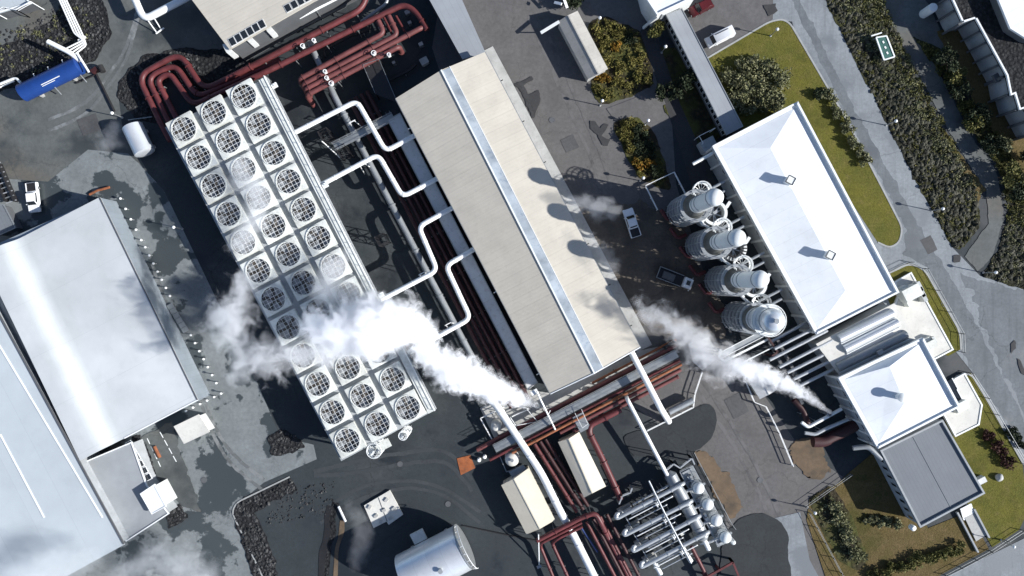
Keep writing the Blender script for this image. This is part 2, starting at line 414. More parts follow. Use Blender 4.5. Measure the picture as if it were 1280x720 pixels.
def track(pts, wd, mat, rag=.18):
    pw = fillet([P(x,y,0) for x,y in pts], 6., 8); q = []
    for s_ in (1, -1):
        row = []
        for i, p in enumerate(pw):
            d = (pw[min(i+1,len(pw)-1)]-pw[max(i-1,0)]).normalized(); row.append(p+Vector((-d.y,d.x,0))*s_*wd/2)
        q += row if s_ == 1 else row[::-1]
    px = [(640+p.x*FP/HC, 360-p.y*FP/HC) for p in q]
    sheet('tyre_track', px, M[mat], rag=rag)
for off in (0, 14):
    track([(392,590+off*.3),(440,578+off),(500,566+off),(560,560+off),(590,600+off)], .7, 'track')
    track([(600,640+off),(560,612+off*.6),(520,600+off*.6),(455,604+off),(400,640+off)], .6, 'track')
    track([(330,600+off),(280,560+off),(230,440+off),(190,330+off)], .6, 'westtrack')
    track([(660+off,20),(700+off,110),(740+off,200),(750+off,235)], .55, 'easttrack')
    track([(860+off,470),(920+off,560),(960+off,640),(985+off,720)], .6, 'easttrack')
    track([(60,150+off),(110,130+off),(160,60+off),(175,0+off)], .6, 'westtrack')
sheet('road', [(838,-60),(1020,-60),(1032,0),(1152,240),(1191,310),(1225,345),(1300,368),(1300,770),(1085,770),(1180,722),(1290,668),(1290,600),(1215,465),(1195,440),(1140,420),(1080,350),(1040,250),(990,27),(960,25),(885,85),(845,20)], M['road'])
sheet('car_park', [(846,-60),(968,-60),(966,24),(884,72),(862,70)], M['eastyard'])
sheet('road_edge', [(985,-10),(994,-10),(1070,140),(1103,200),(1123,233),(1142,272),(1168,312),(1215,395),(1290,545),(1290,575),(1212,460),(1200,437),(1158,334),(1130,318),(1133,286),(1108,238),(1060,148)], M['roadside'], rag=.5)
sheet('forecourt', [(1205,345),(1232,350),(1300,372),(1300,560),(1262,480),(1225,400)], M['roadside'], rag=1.)
sheet('brown_dirt_shade', [(700,250),(745,262),(800,250),(845,275),(905,385),(905,425),(840,415),(780,400),(745,370),(716,300)], M['dirt'], rag=1.)  # brown dirt whose dark tone also deepens the separators' shade
for pts in ([(905,500),(925,490),(936,514),(917,524)],[(700,175),(716,168),(724,184),(708,191)],[(96,150),(120,142),(128,162),(104,170)],[(1150,300),(1163,294),(1172,312),(1160,318)]): sheet('repair_patch', pts, M['patch'], rag=.08)
sheet('south_road', [(1000,640),(1012,700),(1050,770),(925,770),(915,660)], M['road'])
sheet('pavement', [(1130,60),(1085,-30),(1140,-40),(1185,60),(1165,70),(1210,165),(1246,215),(1255,270),(1240,320),(1222,340),(1205,320),(1235,280),(1233,240),(1195,180)], M['northyard'], rag=0.25)
sheet('lawn', [(882,74),(962,27),(978,24),(988,30),(1058,150),(1104,238),(1128,285),(1124,303),(1112,310),(1097,303),(990,140),(930,165),(905,120)], M['lawn'])
sheet('lawn', [(1098,348),(1135,329),(1155,336),(1200,415),(1200,437),(1185,445),(1130,420)], M['lawn'])
sheet('lawn', [(1172,560),(1193,480),(1213,466),(1232,497),(1278,580),(1284,640),(1274,662),(1240,684),(1215,640)], M['lawn'])
sheet('dry_lawn', [(1062,590),(1098,560),(1160,660),(1210,640),(1236,686),(1180,716),(1085,770),(1045,760),(1008,650),(1012,622),(1045,606)], M['lawndry'])
sheet('lava_slope', [(1026,-10),(1088,-30),(1130,60),(1180,170),(1222,235),(1224,285),(1200,312),(1190,308),(1152,240),(1090,118)], M['lavagreen'], rag=0.5)
sheet('lava_slope', [(1090,-30),(1118,50),(1140,110),(1195,185),(1232,238),(1222,250),(1180,170),(1128,62)], M['lawndry'], rag=0.5)
sheet('lava_slope', [(1140,45),(1175,60),(1205,110),(1265,180),(1290,240),(1290,365),(1228,345),(1248,310),(1262,262),(1248,210),(1212,160),(1170,85)], M['lavagreen'], rag=0.5)
sheet('dark_yard', [(1170,40),(1200,30),(1245,110),(1290,170),(1290,230),(1230,150)], M['lawndry'], rag=0.25)
sheet('planting_bed', [(735,30),(752,20),(800,38),(817,85),(815,105),(798,118),(752,132),(740,118)], M['soil'], rad=1.2, rag=0.35)
sheet('planting_bed', [(765,152),(795,145),(818,165),(835,215),(840,240),(800,225),(780,190)], M['soil'], rad=1.2, rag=0.35)
sheet('planting_bed', [(810,60),(850,60),(905,165),(880,200),(830,135)], M['soil'], rad=1.2, rag=0.35)
sheet('footpath', [(800,40),(812,20),(850,130),(895,230),(870,250),(838,150),(822,105)], M['blotch'])
sheet('footpath', [(758,136),(800,120),(822,108),(832,130),(800,146),(768,150)], M['eastyard'])
sheet('planting_bed', [(1010,622),(1040,606),(1062,640),(1085,700),(1072,715),(1048,700),(1020,650)], M['soil'], rad=1, rag=0.35)
sheet('lava_bed', [(146,120),(152,98),(180,70),(225,60),(300,62),(330,80),(300,110),(262,130),(236,102),(212,98),(190,120),(195,155),(172,150)], M['lava'], rag=0.5)
sheet('lava_bed', [(-60,40),(30,30),(85,0),(100,-40),(118,-40),(140,40),(120,75),(60,95),(10,112),(-60,140)], M['lava'], rag=0.5)
sheet('gravel_track', [(-60,28),(40,16),(68,2),(70,-30),(90,-30),(84,6),(40,42),(-60,80)], M['northyard'], rag=0.6)
sheet('lava_bed', [(290,640),(296,628),(362,596),(372,612),(318,640),(345,700),(352,770),(332,770),(310,700)], M['lava'], rag=0.5)
sheet('lava_bed', [(334,545),(352,536),(378,550),(382,560),(340,572)], M['lava'], rad=1, rag=0.5)
sheet('lava_bed', [(165,545),(175,542),(196,590),(186,602)], M['lava'], rag=0.5)
sheet('lava_bed', [(208,640),(226,628),(235,648),(212,660)], M['lava'], rag=0.5)
sheet('gravel_track', [(178,545),(215,528),(232,580),(250,640),(230,632),(205,610),(192,585)], M['northyard'], rag=0.6)
sheet('dark_yard', [(778,545),(850,520),(890,500),(898,530),(880,560),(840,572),(790,570)], M['darkpatch'], rad=2, rag=0.25)
sheet('dark_yard', [(905,670),(925,645),(960,640),(985,660),(985,700),(1000,770),(890,770)], M['darkpatch'], rad=3, rag=0.25)
sheet('sand_patch', [(868,566),(880,562),(905,592),(930,630),(912,650),(900,630),(885,600)], M['sand'], rad=1.2, rag=1.1)
sheet('sand_patch', [(988,545),(1020,545),(1040,590),(1012,602),(985,570)], M['sand'], rad=1, rag=1.1)
sheet('concrete_apron', [(600,510),(655,486),(692,492),(800,438),(838,430),(850,440),(720,505),(620,552)], M['concrete'])
sheet('concrete_apron', [(600,66),(616,58),(815,431),(796,440)], M['concrete'])
# flat dark ragged blotches laid on the paving
for pts in ([(642,105),(664,96),(667,100),(654,107),(660,118),(672,112),(677,124),(671,135),(669,148),(664,147),(659,128),(648,110)],
            [(737,152),(742,151),(749,160),(757,154),(762,156),(754,165),(752,170),(762,175),(760,182),(753,182),(746,168),(738,161)],
            [(1262,430),(1268,425),(1270,436),(1264,442)], [(1270,448),(1276,452),(1284,470),(1276,466)], [(1190,320),(1200,318),(1200,328),(1192,330)],
            [(955,8),(968,4),(972,14),(960,20)]):
    sheet('dark_blotch', pts, M['blotch'], kind='stuff', rag=0.35)
# a kerb along the long road and round the lawns
def kerb(name, label, pts, wd=.3, h=.12, cat='kerb', mat='kerb'):
    mb = MB(); pw = [P(x, y, 0) for x, y in pts]; pw = fillet(pw, 1.5, 4)
    for a, b in zip(pw, pw[1:]): mb.bar(a+Vector((0,0,h/2)), b+Vector((0,0,h/2)), wd, h)
    o = mb.build(name, M[mat], smooth=0); tag(o, label, cat); o['kind'] = 'structure'; return o
kerb('kerb', 'low concrete kerb round the lawn beside the white turbine hall', [(882,74),(962,27),(978,24),(988,30),(1058,150),(1104,238),(1128,285),(1124,303),(1112,310),(1097,303)])
kerb('kerb', 'concrete kerb between the road and the strip of grass by the pale concrete pad', [(1098,348),(1135,329),(1155,336),(1200,415),(1201,437)])
kerb('kerb', 'concrete kerb between the road and the grass beside the slate roofed block', [(1195,470),(1213,466),(1232,497),(1279,580)])
kerb('kerb', 'thin kerb on the corner of the lava bed by the wet concrete', [(352,770),(290,640),(296,628),(362,596)], .25)

# ------------------------------------------------------------------ buildings
def inset(pts, d):
    c = Vector((sum(p[0] for p in pts)/len(pts), sum(p[1] for p in pts)/len(pts)))
    n = len(pts); out = []
    for i in range(n):
        a, b, e = Vector(pts[i-1]), Vector(pts[i]), Vector(pts[(i+1) % n])
        n1 = Vector((-(b-a).y, (b-a).x)).normalized(); n2 = Vector((-(e-b).y, (e-b).x)).normalized()
        if n1.dot(c-b) < 0: n1 = -n1
        if n2.dot(c-b) < 0: n2 = -n2
        bis = (n1+n2); bis = bis/max(.2, bis.length_squared/2)
        out.append((b.x+bis.x*d, b.y+bis.y*d))
    return out
def centre(pts): return Vector((sum(p[0] for p in pts)/len(pts), sum(p[1] for p in pts)/len(pts), 0))
def box_building(name, label, px, z, wall, roof, cat='building', parapet=None, over=.0, slab=.25):
    """flat roofed block seen at roof height z; parapet (height, width, material)"""
    pts = [P2(x, y, z) for x, y in px]
    t = thing(name, label, cat, centre(pts))
    MB().prism(inset(pts, .25+over), 0, z-slab).build('wall', wall, t, 0)
    MB().prism(pts, z-slab, z).build('roof', roof, t, 0)
    if parapet:
        h, wd, m = parapet
        inn = inset(pts, wd); mb = MB()
        for i in range(len(pts)):
            j = (i+1) % len(pts)
            mb.prism([pts[i], pts[j], inn[j], inn[i]], z+.003, z+h)
        mb.build('parapet', m, t, 0)
    return t
def windows(t, a, b, z0, z1, n, wd, frame='white', off=.03):
    """n framed windows along the wall foot line a-b (world xy, outward to the left of a->b)"""
    a, b = Vector((a[0], a[1], 0)), Vector((b[0], b[1], 0)); d = (b-a).normalized(); nrm = Vector((-d.y, d.x, 0)); Ln = (b-a).length
    for k in range(n):
        c = a + d*(Ln*(k+.5)/n) + nrm*off
        h = z1-z0; mid = c + Vector((0,0,(z0+z1)/2))
        mb = MB()
        rz = math.atan2(d.y, d.x)
        for s in (-1, 1):
            mb.box(mid+d*s*(wd/2), (.09, .12, h+.09), rz)
            mb.box(mid+Vector((0,0,s*h/2)), (wd-.09, .12, .09), rz)
        f = mb.build('window', M[frame], t, 0)
        MB().box(mid-nrm*.01, (wd-.09, .05, h-.09), rz).build('pane', M['glass'], f, 0)
def wall_line(px, z, i, j, ins=.25):
    pts = inset([P2(x, y, z) for x, y in px], ins); return pts[i], pts[j]

# main hall, gable roof with ridge skylight
ze, zr = 7.5, 9.0
A, B, Cc, D = [P(x, y, ze) for x, y in ((494.5,123),(606,65),(800.4,434),(688,492.5))]
t = thing('machine_hall', 'long cream roofed hall with a skylight along its ridge, in the middle of the plant', 'industrial hall', centre([A,B,Cc,D]))
hall = t
MB().prism(inset([(p.x,p.y) for p in (A,B,Cc,D)], .35), 0, ze-.15).build('wall', M['concrete'], t, 0)
r0 = P(551.5,87.5,zr); r1 = P(743,466.5,zr)
mb = MB()
up = Vector((0,0,.18))
for a, b, c, d in ((A, D, r1, r0), (r0, r1, Cc, B)):
    q = [a, b, c, d]; lo = [mb.bm.verts.new(p-up) for p in q]; hi = [mb.bm.verts.new(p) for p in q]
    mb.bm.faces.new(hi); mb.bm.faces.new(lo[::-1])
    for i in range(4): mb.bm.faces.new((lo[i], lo[(i+1)%4], hi[(i+1)%4], hi[i]))
for a, b, c in ((A, r0, B), (D, Cc, r1)): mb.face([a-up*1.2, b-up*1.2, c-up*1.2])
bmesh.ops.recalc_face_normals(mb.bm, faces=mb.bm.faces[:])
mb.build('roof', M['hallroof'], t, 0)
f0, f1 = r0.lerp(B, .19), r1.lerp(Cc, .19)
mb = MB(); e = Vector((0,0,.10))
mb.face([r0+e*.8+(r1-r0).normalized()*.2, r1+e*.8, f1+e, f0+e+(r1-r0).normalized()*.2])
for k in range(2):
    a, b = (r0, r1) if k == 0 else (f0, f1)
    mb.face([a+e*.9, b+e*.9, b-e*.3, a-e*.3])
sk = mb.build('ridge_skylight', M['skylight'], t, 0)
MB().bar(r0+Vector((0,0,.1)), r1+Vector((0,0,.1)), .24, .16).build('ridge_cap', M['white'], t, 0)
MB().bar(f0+Vector((0,0,.1)), f1+Vector((0,0,.1)), .10, .08).build('flashing', M['white'], sk, 0)
for a, b in ((A, D), (B, Cc)):
    n = Vector(((a-D).y, 0, 0))
    MB().bar(a+Vector((0,0,-.1)), b+Vector((0,0,-.1)), .22, .16).build('gutter', M['steel'], t, 0)
MB().bar(D+Vector((0,0,-.02)), r1.lerp(D,.5)+Vector((0,0,-.0)), .14, .12).build('verge', M['white'], t, 0)
MB().bar(D+Vector((0,0,.02)), r1+Vector((0,0,.03)), .16, .14).build('verge', M['white'], t, 0)
MB().bar(Cc+Vector((0,0,.02)), r1+Vector((0,0,.03)), .16, .14).build('verge', M['white'], t, 0)
# wall lights along both eaves
for k in range(7):
    for s, (a, b) in enumerate(((A, D), (B, Cc))):
        if s == 0 and k % 2: continue
        p = a.lerp(b, (k+.7)/7.2); out = (Vector((A.x-B.x, A.y-B.y, 0)).normalized())*(1 if s == 0 else -1)
        MB().bar(p+out*.0+Vector((0,0,-.5)), p+out*.55+Vector((0,0,-.35)), .14, .12).build('eave_light', M['lamp'] if s == 0 else M['blackmetal'], t, 0)
# lean-to along the hall
box_building('lean_to', 'low grey lean-to roof between the cream hall and the pipe rack', [(484,150),(500,141),(672,478),(660,488)], 4.6, M['walldark'], M['annexroof'], 'annex', (.12,.15,M['concrete']))
# end strips north of the hall
tt = box_building('store_block', 'narrow grey flat roofed block joined to the north end of the cream hall', [(537,0),(520,-35),(560,-40),(607,66),(578,74)], 5.6, M['walldark'], M['greyroof'], 'building')

# turbine halls: hip roofs behind a parapet
def hip_hall(name, label, px, z, ridge, zr, wallm, roofm, nwin):
    pts = [P2(x, y, z) for x, y in px]
    t = thing(name, label, 'industrial hall', centre(pts))
    MB().prism(inset(pts, .3), 0, z-.35).build('wall', wallm, t, 0)
    MB().prism(pts, z-.35, z-.05).build('roof_edge', M['white'], t, 0)
    q = inset(pts, .75); z0 = z-.03
    ra, rb = P(*ridge[0], zr), P(*ridge[1], zr)
    v = [Vector((p[0], p[1], z0)) for p in q]      # order NW NE SE SW
    mb = MB()
    for f in ([v[0], v[1], ra], [v[1], v[2], rb, ra], [v[2], v[3], rb], [v[3], v[0], ra, rb]): mb.face(f)
    bmesh.ops.recalc_face_normals(mb.bm, faces=mb.bm.faces[:])
    for f in mb.bm.faces:
        if f.normal.z < 0: f.normal_flip()
    mb.build('roof', roofm, t, 0)
    for i, (wd, h) in enumerate(((.3,.25),(.34,.55),(.3,.25),(.3,.1))):
        j = (i+1) % 4; inn = inset(pts, wd)
        MB().prism([pts[i], pts[j], inn[j], inn[i]], z-.05, z+h).build('parapet', M['white'], t, 0)
    a, b = inset(pts, .3)[3], inset(pts, .3)[0]
    windows(t, a, b, z-2.2, z-1.1, nwin, 1.0, 'wallgrey')
    d = (Vector(b)-Vector(a)).normalized(); nrm = Vector((-d.y, d.x)); Ln = (Vector(b)-Vector(a)).length
    for k in range(nwin+1):
        c = Vector(a)+d*(Ln*k/nwin)+nrm*.12
        MB().box((c.x, c.y, (z-.4)/2), (.35,.26,z-.4), math.atan2(d.y, d.x)).build('pilaster', M['wallwhite'], t, 0)
    # two-tone ledge along the facade
    MB().bar((a[0]+nrm.x*.2, a[1]+nrm.y*.2, z-.75), (b[0]+nrm.x*.2, b[1]+nrm.y*.2, z-.75), .3, .16).build('ledge', M['wallwhite'], t, 0)
    return t
h1 = hip_hall('turbine_hall', 'large white hip roofed hall beside the steam separators', [(890,182.5),(996,127.5),(1122.5,366),(1020,418)], 7., ((963,185),(1057,363)), 8.1, M['wallgrey'], M['snowroof'], 12)
h2 = hip_hall('turbine_hall', 'smaller white hip roofed hall with one round roof vent', [(1047.5,472),(1152.5,422),(1198.5,508.5),(1097,560.5)], 7., ((1112,458),(1131,503)), 8., M['wallgrey'], M['snowroof'], 6)
def roof_vent(label, px, z, sz, rnd=False):
    c = P(px[0], px[1], z+1.5)
    t = thing('roof_vent', label, 'roof vent', (c.x, c.y, z))
    if rnd:
        MB().lathe((c.x,c.y,z-.4), [(.55,0),(.55,1.5),(.62,1.5),(.62,1.6)], 18).build('shaft', M['vesseltop'], t)
        MB().lathe((c.x,c.y,z+1.25), [(.8,0),(.78,.25),(.4,.45),(0,.5)], 18).build('cowl', M['vesseltop'], t)
    else:
        MB().box((c.x,c.y,z+.45), (sz*.86,sz*.86,1.9), R(-27.6)).build('shaft', M['white'], t, 0)
        mb = MB(); w2 = sz/2
        for k in range(4):
            a = R(-27.6+90*k); d = Vector((math.cos(a), math.sin(a), 0)); n = Vector((-d.y, d.x, 0))
            mb.bar(c+d*w2-n*w2, c+d*w2+n*w2, .13, .2)
        mb.build('rim', M['walldark'], t, 0)
        MB().box((c.x,c.y,z+1.47), (sz*.84,sz*.84,.1), R(-27.6)).build('lid', M['vesseltop'], t, 0)
roof_vent('square white roof vent on the northern half of the large white hall', (988.5,225), 8.0, 1.25)
roof_vent('square white roof vent on the southern half of the large white hall', (1038.5,319), 8.0, 1.25)
roof_vent('round white roof vent on the smaller white hall', (1129,497), 7.9, 1.2, True)

# link block with three barrel rooflights
link = [(1020,430),(1118,379),(1145,425),(1052,472)]
t = box_building('link_block', 'low pale block between the two white halls carrying three long barrel rooflights', link, 5., M['wallgrey'], M['paleconcrete'], 'building')
for k, (a, b, m) in enumerate((((1050,424),(1118,391),'tank'),((1057,437),(1124,403),'tank'),((1048,460),(1135,418),'greypipe'))):
    p, q = P(*a, 5.6), P(*b, 5.6); mb = MB(); d = (q-p).normalized(); n = Vector((-d.y, d.x, 0)); r = .78
    for s in range(8):
        a0, a1 = math.pi*s/8, math.pi*(s+1)/8
        o0 = n*math.cos(a0)*r+Vector((0,0,math.sin(a0)*r-.6)); o1 = n*math.cos(a1)*r+Vector((0,0,math.sin(a1)*r-.6))
        mb.face([p+o0, q+o0, q+o1, p+o1])
    mb.face([p+n*math.cos(math.pi*s/8)*r+Vector((0,0,math.sin(math.pi*s/8)*r-.6)) for s in range(9)])
    mb.face([q+n*math.cos(math.pi*s/8)*r+Vector((0,0,math.sin(math.pi*s/8)*r-.6)) for s in range(9)])
    rl = mb.build('barrel_rooflight', M[m], t, 30)
    MB().bar(p-n*.95+Vector((0,0,-.5)), q-n*.95+Vector((0,0,-.5)), .12, .2).build('kerb_rail', M['white'], rl, 0)
c = P(1098,440,5.5); MB().box((c.x,c.y,5.7),(1.,.7,1.3),R(27)).build('bridge_box', M['greypipe'], t, 0)
# slate roofed block
px3 = [(1099,562.5),(1177,524),(1230,616),(1149,659)]
t = box_building('switchgear_block', 'slate grey flat roofed block at the south end of the white halls', px3, 4.6, M['wallgrey'], M['slate'], 'building', (.38,.3,M['wallgrey']))
a, b = wall_line(px3, 4.6, 3, 0); windows(t, a, b, 1.6, 3.4, 9, .7, 'wallgrey')
c0, c1 = P(1140,543.5,4.63), P(1190,637,4.63); MB().bar(c0, c1, .12, .05).build('roof_joint', M['slate'], t, 0)
MB().lathe(P(1138,658,2.), [(.35,0),(.5,.2),(.5,1.),(.3,1.2)], 14).build('corner_drum', M['white'], t)
# terraces east of the halls
def pad(name, label, px, h=.5):
    pts = [P2(x, y, h) for x, y in px]; t = thing(name, label, 'concrete pad', centre(pts))
    MB().prism(pts, 0, h).build('slab', M['paleconcrete'], t, 0)
    inn = inset(pts, .25); mb = MB()
    for i in range(len(pts)):
        j = (i+1) % len(pts); mb.prism([pts[i], pts[j], inn[j], inn[i]], h+.003, h+.12)
    mb.build('edge', M['white'], t, 0); return t
pad('transformer_terrace', 'pale concrete terrace with transformers beside the strip of grass', [(1118,352),(1139,340),(1192,437),(1158,455),(1135,425),(1110,400),(1122,370)])
pad('lower_terrace', 'pale concrete terrace with an angled corner east of the smaller white hall', [(1193,473),(1206,466),(1228,506),(1224,531),(1194,546),(1178,516)])
def boxes(name, label, cat, items, matn='fanwhite', group=None):
    """items: (px, py, z0, sx, sy, sz)"""
    c = P(items[0][0], items[0][1], 0); t = thing(name, label, cat, (c.x, c.y, 0), group)
    for k, (x, y, z0, sx, sy, sz, part) in enumerate(items):
        p = P(x, y, z0+sz); MB().box((p.x,p.y,z0+sz/2), (sx,sy,sz), R(27.6)).build(part, M[matn if part != 'radiator' else 'steel'], t, 0)
    return t
boxes('transformer', 'white transformer with grey cooler boxes on the terrace by the large white hall', 'transformer',
      [(1141,366,.5,3.2,2.2,2.2,'tank_body'),(1150,358,.5,.7,1.8,1.9,'radiator'),(1153,365,.5,.7,1.8,1.9,'radiator'),(1156,372,.5,.7,1.4,1.9,'radiator'),(1134,373,.5,.8,3.0,1.5,'cable_box'),(1131,362,.5,1.4,1.2,1.1,'oil_drum')])
boxes('transformer', 'small white transformer on the terrace corner nearest the smaller white hall', 'transformer',
      [(1163,432,.5,2.4,1.4,1.3,'tank_body'),(1168,425,.5,.5,1.2,1.0,'radiator'),(1160,424,.5,1.,.6,.8,'cable_box')])
boxes('transformer', 'white equipment box on the angled lower terrace', 'equipment box', [(1203,508,.5,2.2,1.5,1.2,'tank_body'),(1198,513,.5,.8,.9,.9,'cable_box')])
# pit boxes on lower terrace
mb = MB()
c = thing('light_well', 'dark twin light wells against the smaller white hall', 'light well', P(1192,490))
for x, y in ((1190,482),(1196,496)):
    p = P(x, y, .6); MB().box((p.x,p.y,.58),(2.2,1.3,.12),R(-62)).build('opening', M['glass'], c, 0)
    for s in (-1,1):
        MB().box((p.x+s*.6*math.cos(R(28)),p.y+s*.6*math.sin(R(28)),.66),(2.4,.16,.2),R(-62)).build('curb', M['white'], c, 0)

# covered walkway
t = box_building('covered_walkway', 'long grey roofed walkway running up to the large white hall', [(832,18),(852.5,10),(929,158),(908,169)], 3.6, M['walldark'], M['greyroof'], 'walkway', (.1,.15,M['steel']))
a, b = wall_line([(832,18),(852.5,10),(929,158),(908,169)], 3.6, 3, 0); windows(t, a, b, 1.2, 2.9, 22, .8, 'wallwhite')
t = box_building('entrance_block', 'white flat roofed corner block at the north end of the grey walkway', [(808,0),(800,-30),(868,-40),(872,-4),(821,20)], 6.2, M['wallwhite'], M['snowroof'], 'building', (.4,.3,M['white']))
mb = MB(); mb.bar(P(822,20,5), P(804,35,.2), .5, .3); mb.build('buttress', M['wallwhite'], t, 0)
MB().bar(P(829,17,5), P(822,30,.2), .4, .3).build('buttress', M['wallwhite'], t, 0)
# low barn with two-tone roof
def gable(name, label, px, ridge, z, zr, wallm, roofm, cat='shed', over=.2):
    pts = [P(x, y, z) for x, y in px]; t = thing(name, label, cat, centre(pts))
    MB().prism(inset([(p.x,p.y) for p in pts], over), 0, z-.06).build('wall', wallm, t, 0)
    a, b = P(*ridge[0], zr), P(*ridge[1], zr); mb = MB(); up = Vector((0,0,.1))
    for q in ((pts[0], pts[3], b, a), (a, b, pts[2], pts[1])):
        lo = [mb.bm.verts.new(p-up) for p in q]; hi = [mb.bm.verts.new(p) for p in q]
        mb.bm.faces.new(hi); mb.bm.faces.new(lo[::-1])
        for i in range(4): mb.bm.faces.new((lo[i], lo[(i+1)%4], hi[(i+1)%4], hi[i]))
    mb.face([pts[0]-up, a-up, pts[1]-up]); mb.face([pts[3]-up, pts[2]-up, b-up])
    bmesh.ops.recalc_face_normals(mb.bm, faces=mb.bm.faces[:])
    mb.build('roof', roofm, t, 0)
    MB().bar(a+Vector((0,0,.02)), b+Vector((0,0,.02)), .2, .08).build('ridge_cap', roofm, t, 0)
    return t
g1 = gable('barn', 'long low shed with a grey and cream roof between the yard and the autumn shrubs', [(697,27),(722,13.5),(760,86),(735,99)], ((710,19),(748,92.5)), 2.8, 3.7, M['concrete'], M['barnroof'])
c = thing('porch', 'white pointed canopy at the north end of the long low shed', 'canopy', P(690,18))
mb = MB(); mb.bar(P(699,27,2.9), P(676,41,2.4), .5, .2); mb.build('beam', M['white'], c, 0)
MB().bar(P(702,5,3.2), P(693,3,2.6), .45, .2).build('beam', M['white'], c, 0); MB().bar(P(704,-4,3.2), P(709,10,2.6), .45, .2).build('beam', M['white'], c, 0)
MB().bar(P(676,41,2.4), P(676.5,40.6,0), .18).build('post', M['steel'], c, 0)
gable('pump_house', 'cream roofed hut with a small roof hole, west of the white pipe', [(626.5,606.5),(661,585),(694,650),(658,668)], ((642.5,598.5),(675,661)), 3.0, 3.8, M['beige'], M['beige'])
gable('pump_house', 'cream ribbed roof hut between the red pipes, east of the white pipe', [(697.5,552.5),(724,540),(757.5,608),(730,622)], ((711,548.5),(740.5,616.5)), 2.7, 3.5, M['beige'], M['beige'])

# western sheds
zs = 5.4
t = thing('great_shed', 'long silver roofed shed with a bright rolled fold along its west side', 'industrial shed', P(130,410))
ea = [P(x, y, zs) for x, y in ((146,262),(267,491),(105,573),(-15,322))]
no, so_ = P(124.5,246.5,zs), P(247,500,zs)
wl = [P2(124.5,246.5,zs), P2(247,500,zs), P2(105,572,zs), P2(-40,320,zs)]
MB().prism(inset(wl, .06), 0, zs-.3).build('wall', M['shedwall'], t, 0)
u = Vector((.463,-.886,0)); vv = Vector((.886,.463,0))
# roof: cross-section swept along the shed (offset west of the east eave line, height)
p0, p1 = P(124.5,246.5,zs), P(247,500,zs)             # joint line
wid = (p0 - P(0,293,zs)).dot(vv)
prof = [(0,0),(6,.12),(11,.2),(14.4,.22),(15.3,.30),(16.0,.52),(16.6,.86),(17.3,1.27),(17.9,1.5),(18.6,1.6),(19.8,1.66),(21.6,1.68)]
mb = MB()
def west_pt(base, d, h): return base - vv*d + Vector((0,0,h))
ends = []
for base, sgn in ((p0, 0), (p1, 1)):
    ends.append([mb.bm.verts.new(west_pt(base, d, h)) for d, h in prof])
for i in range(len(prof)-1): mb.bm.faces.new((ends[0][i], ends[0][i+1], ends[1][i+1], ends[1][i]))
bmesh.ops.recalc_face_normals(mb.bm, faces=mb.bm.faces[:])
for f in mb.bm.faces:
    if f.normal.z < 0: f.normal_flip()
geomx = bmesh.ops.extrude_face_region(mb.bm, geom=mb.bm.faces[:])
bmesh.ops.translate(mb.bm, verts=[v for v in geomx['geom'] if isinstance(v, bmesh.types.BMVert)], vec=(0,0,-.35))
bmesh.ops.recalc_face_normals(mb.bm, faces=mb.bm.faces[:])
mb.build('roof', M['shedroof'], t, 40)
MB().bar(p0+Vector((0,0,.03)), p1+Vector((0,0,.03)), .16, .18).build('gutter_line', M['walldark'], t, 0)
MB().bar(p1+Vector((0,0,-.05)), west_pt(p1, 14, .15), .2, .3).build('verge', M['white'], t, 0)
t = thing('great_shed', 'huge flat blue-grey roof in the lower left corner with two pale lines', 'industrial shed', P(40,560))
z2 = 7.0
wl = [P2(-90,210,z2), P2(-6,384,z2), P2(155,681,z2), P2(60,733,z2), P2(0,790,z2), P2(-120,790,z2)]
MB().prism(inset(wl, .5), 0, z2-.4).build('wall', M['wallgrey'], t, 0)
MB().prism(wl, z2-.4, z2).build('roof', M['shedroof2'], t, 0)
for a, b in (((0,543),(55,647)), ((-20,400),(128,647))):
    MB().bar(P(*a, z2+.05), P(*b, z2+.05), .22, .1).build('roof_seam', M['white'], t, 0)
MB().bar(P(-6,384,z2+.06), P(155,680,z2+.06), .3, .2).build('gutter_line', M['walldark'], t, 0)
pl = [(108,576),(165,552),(184,606),(212,642),(158,677)]
t = box_building('office_annex', 'low grey roofed annex with a strip of roof windows on its east edge', pl, 4., M['wallgrey'], M['annexgrey'], 'annex', (.15,.2,M['white']))
for k in range(6):
    x, y = lerp((155.5,553),(184,602),(k+.5)/6); p = P(x+3.5, y-1.5, 3.6)
    f = MB().box((p.x,p.y,3.5),(1.15,1.05,.12),R(-62.4)).build('window', M['white'], t, 0)
    MB().box((p.x,p.y,3.58),(.92,.85,.06),R(-62.4)).build('pane', M['glass'], f, 0)
box_building('stair_box', 'small pale roof box beside the parked trailer bay below the silver shed', [(217,533),(248,518),(262,540),(230,555)], 3.2, M['wallwhite'], M['paleconcrete'], 'roof box')
box_building('stair_box', 'small white flat box on the east corner of the low grey annex', [(175,617),(193,605),(208,633),(190,643)], 5., M['wallwhite'], M['white'], 'roof box', (.1,.15,M['white']))
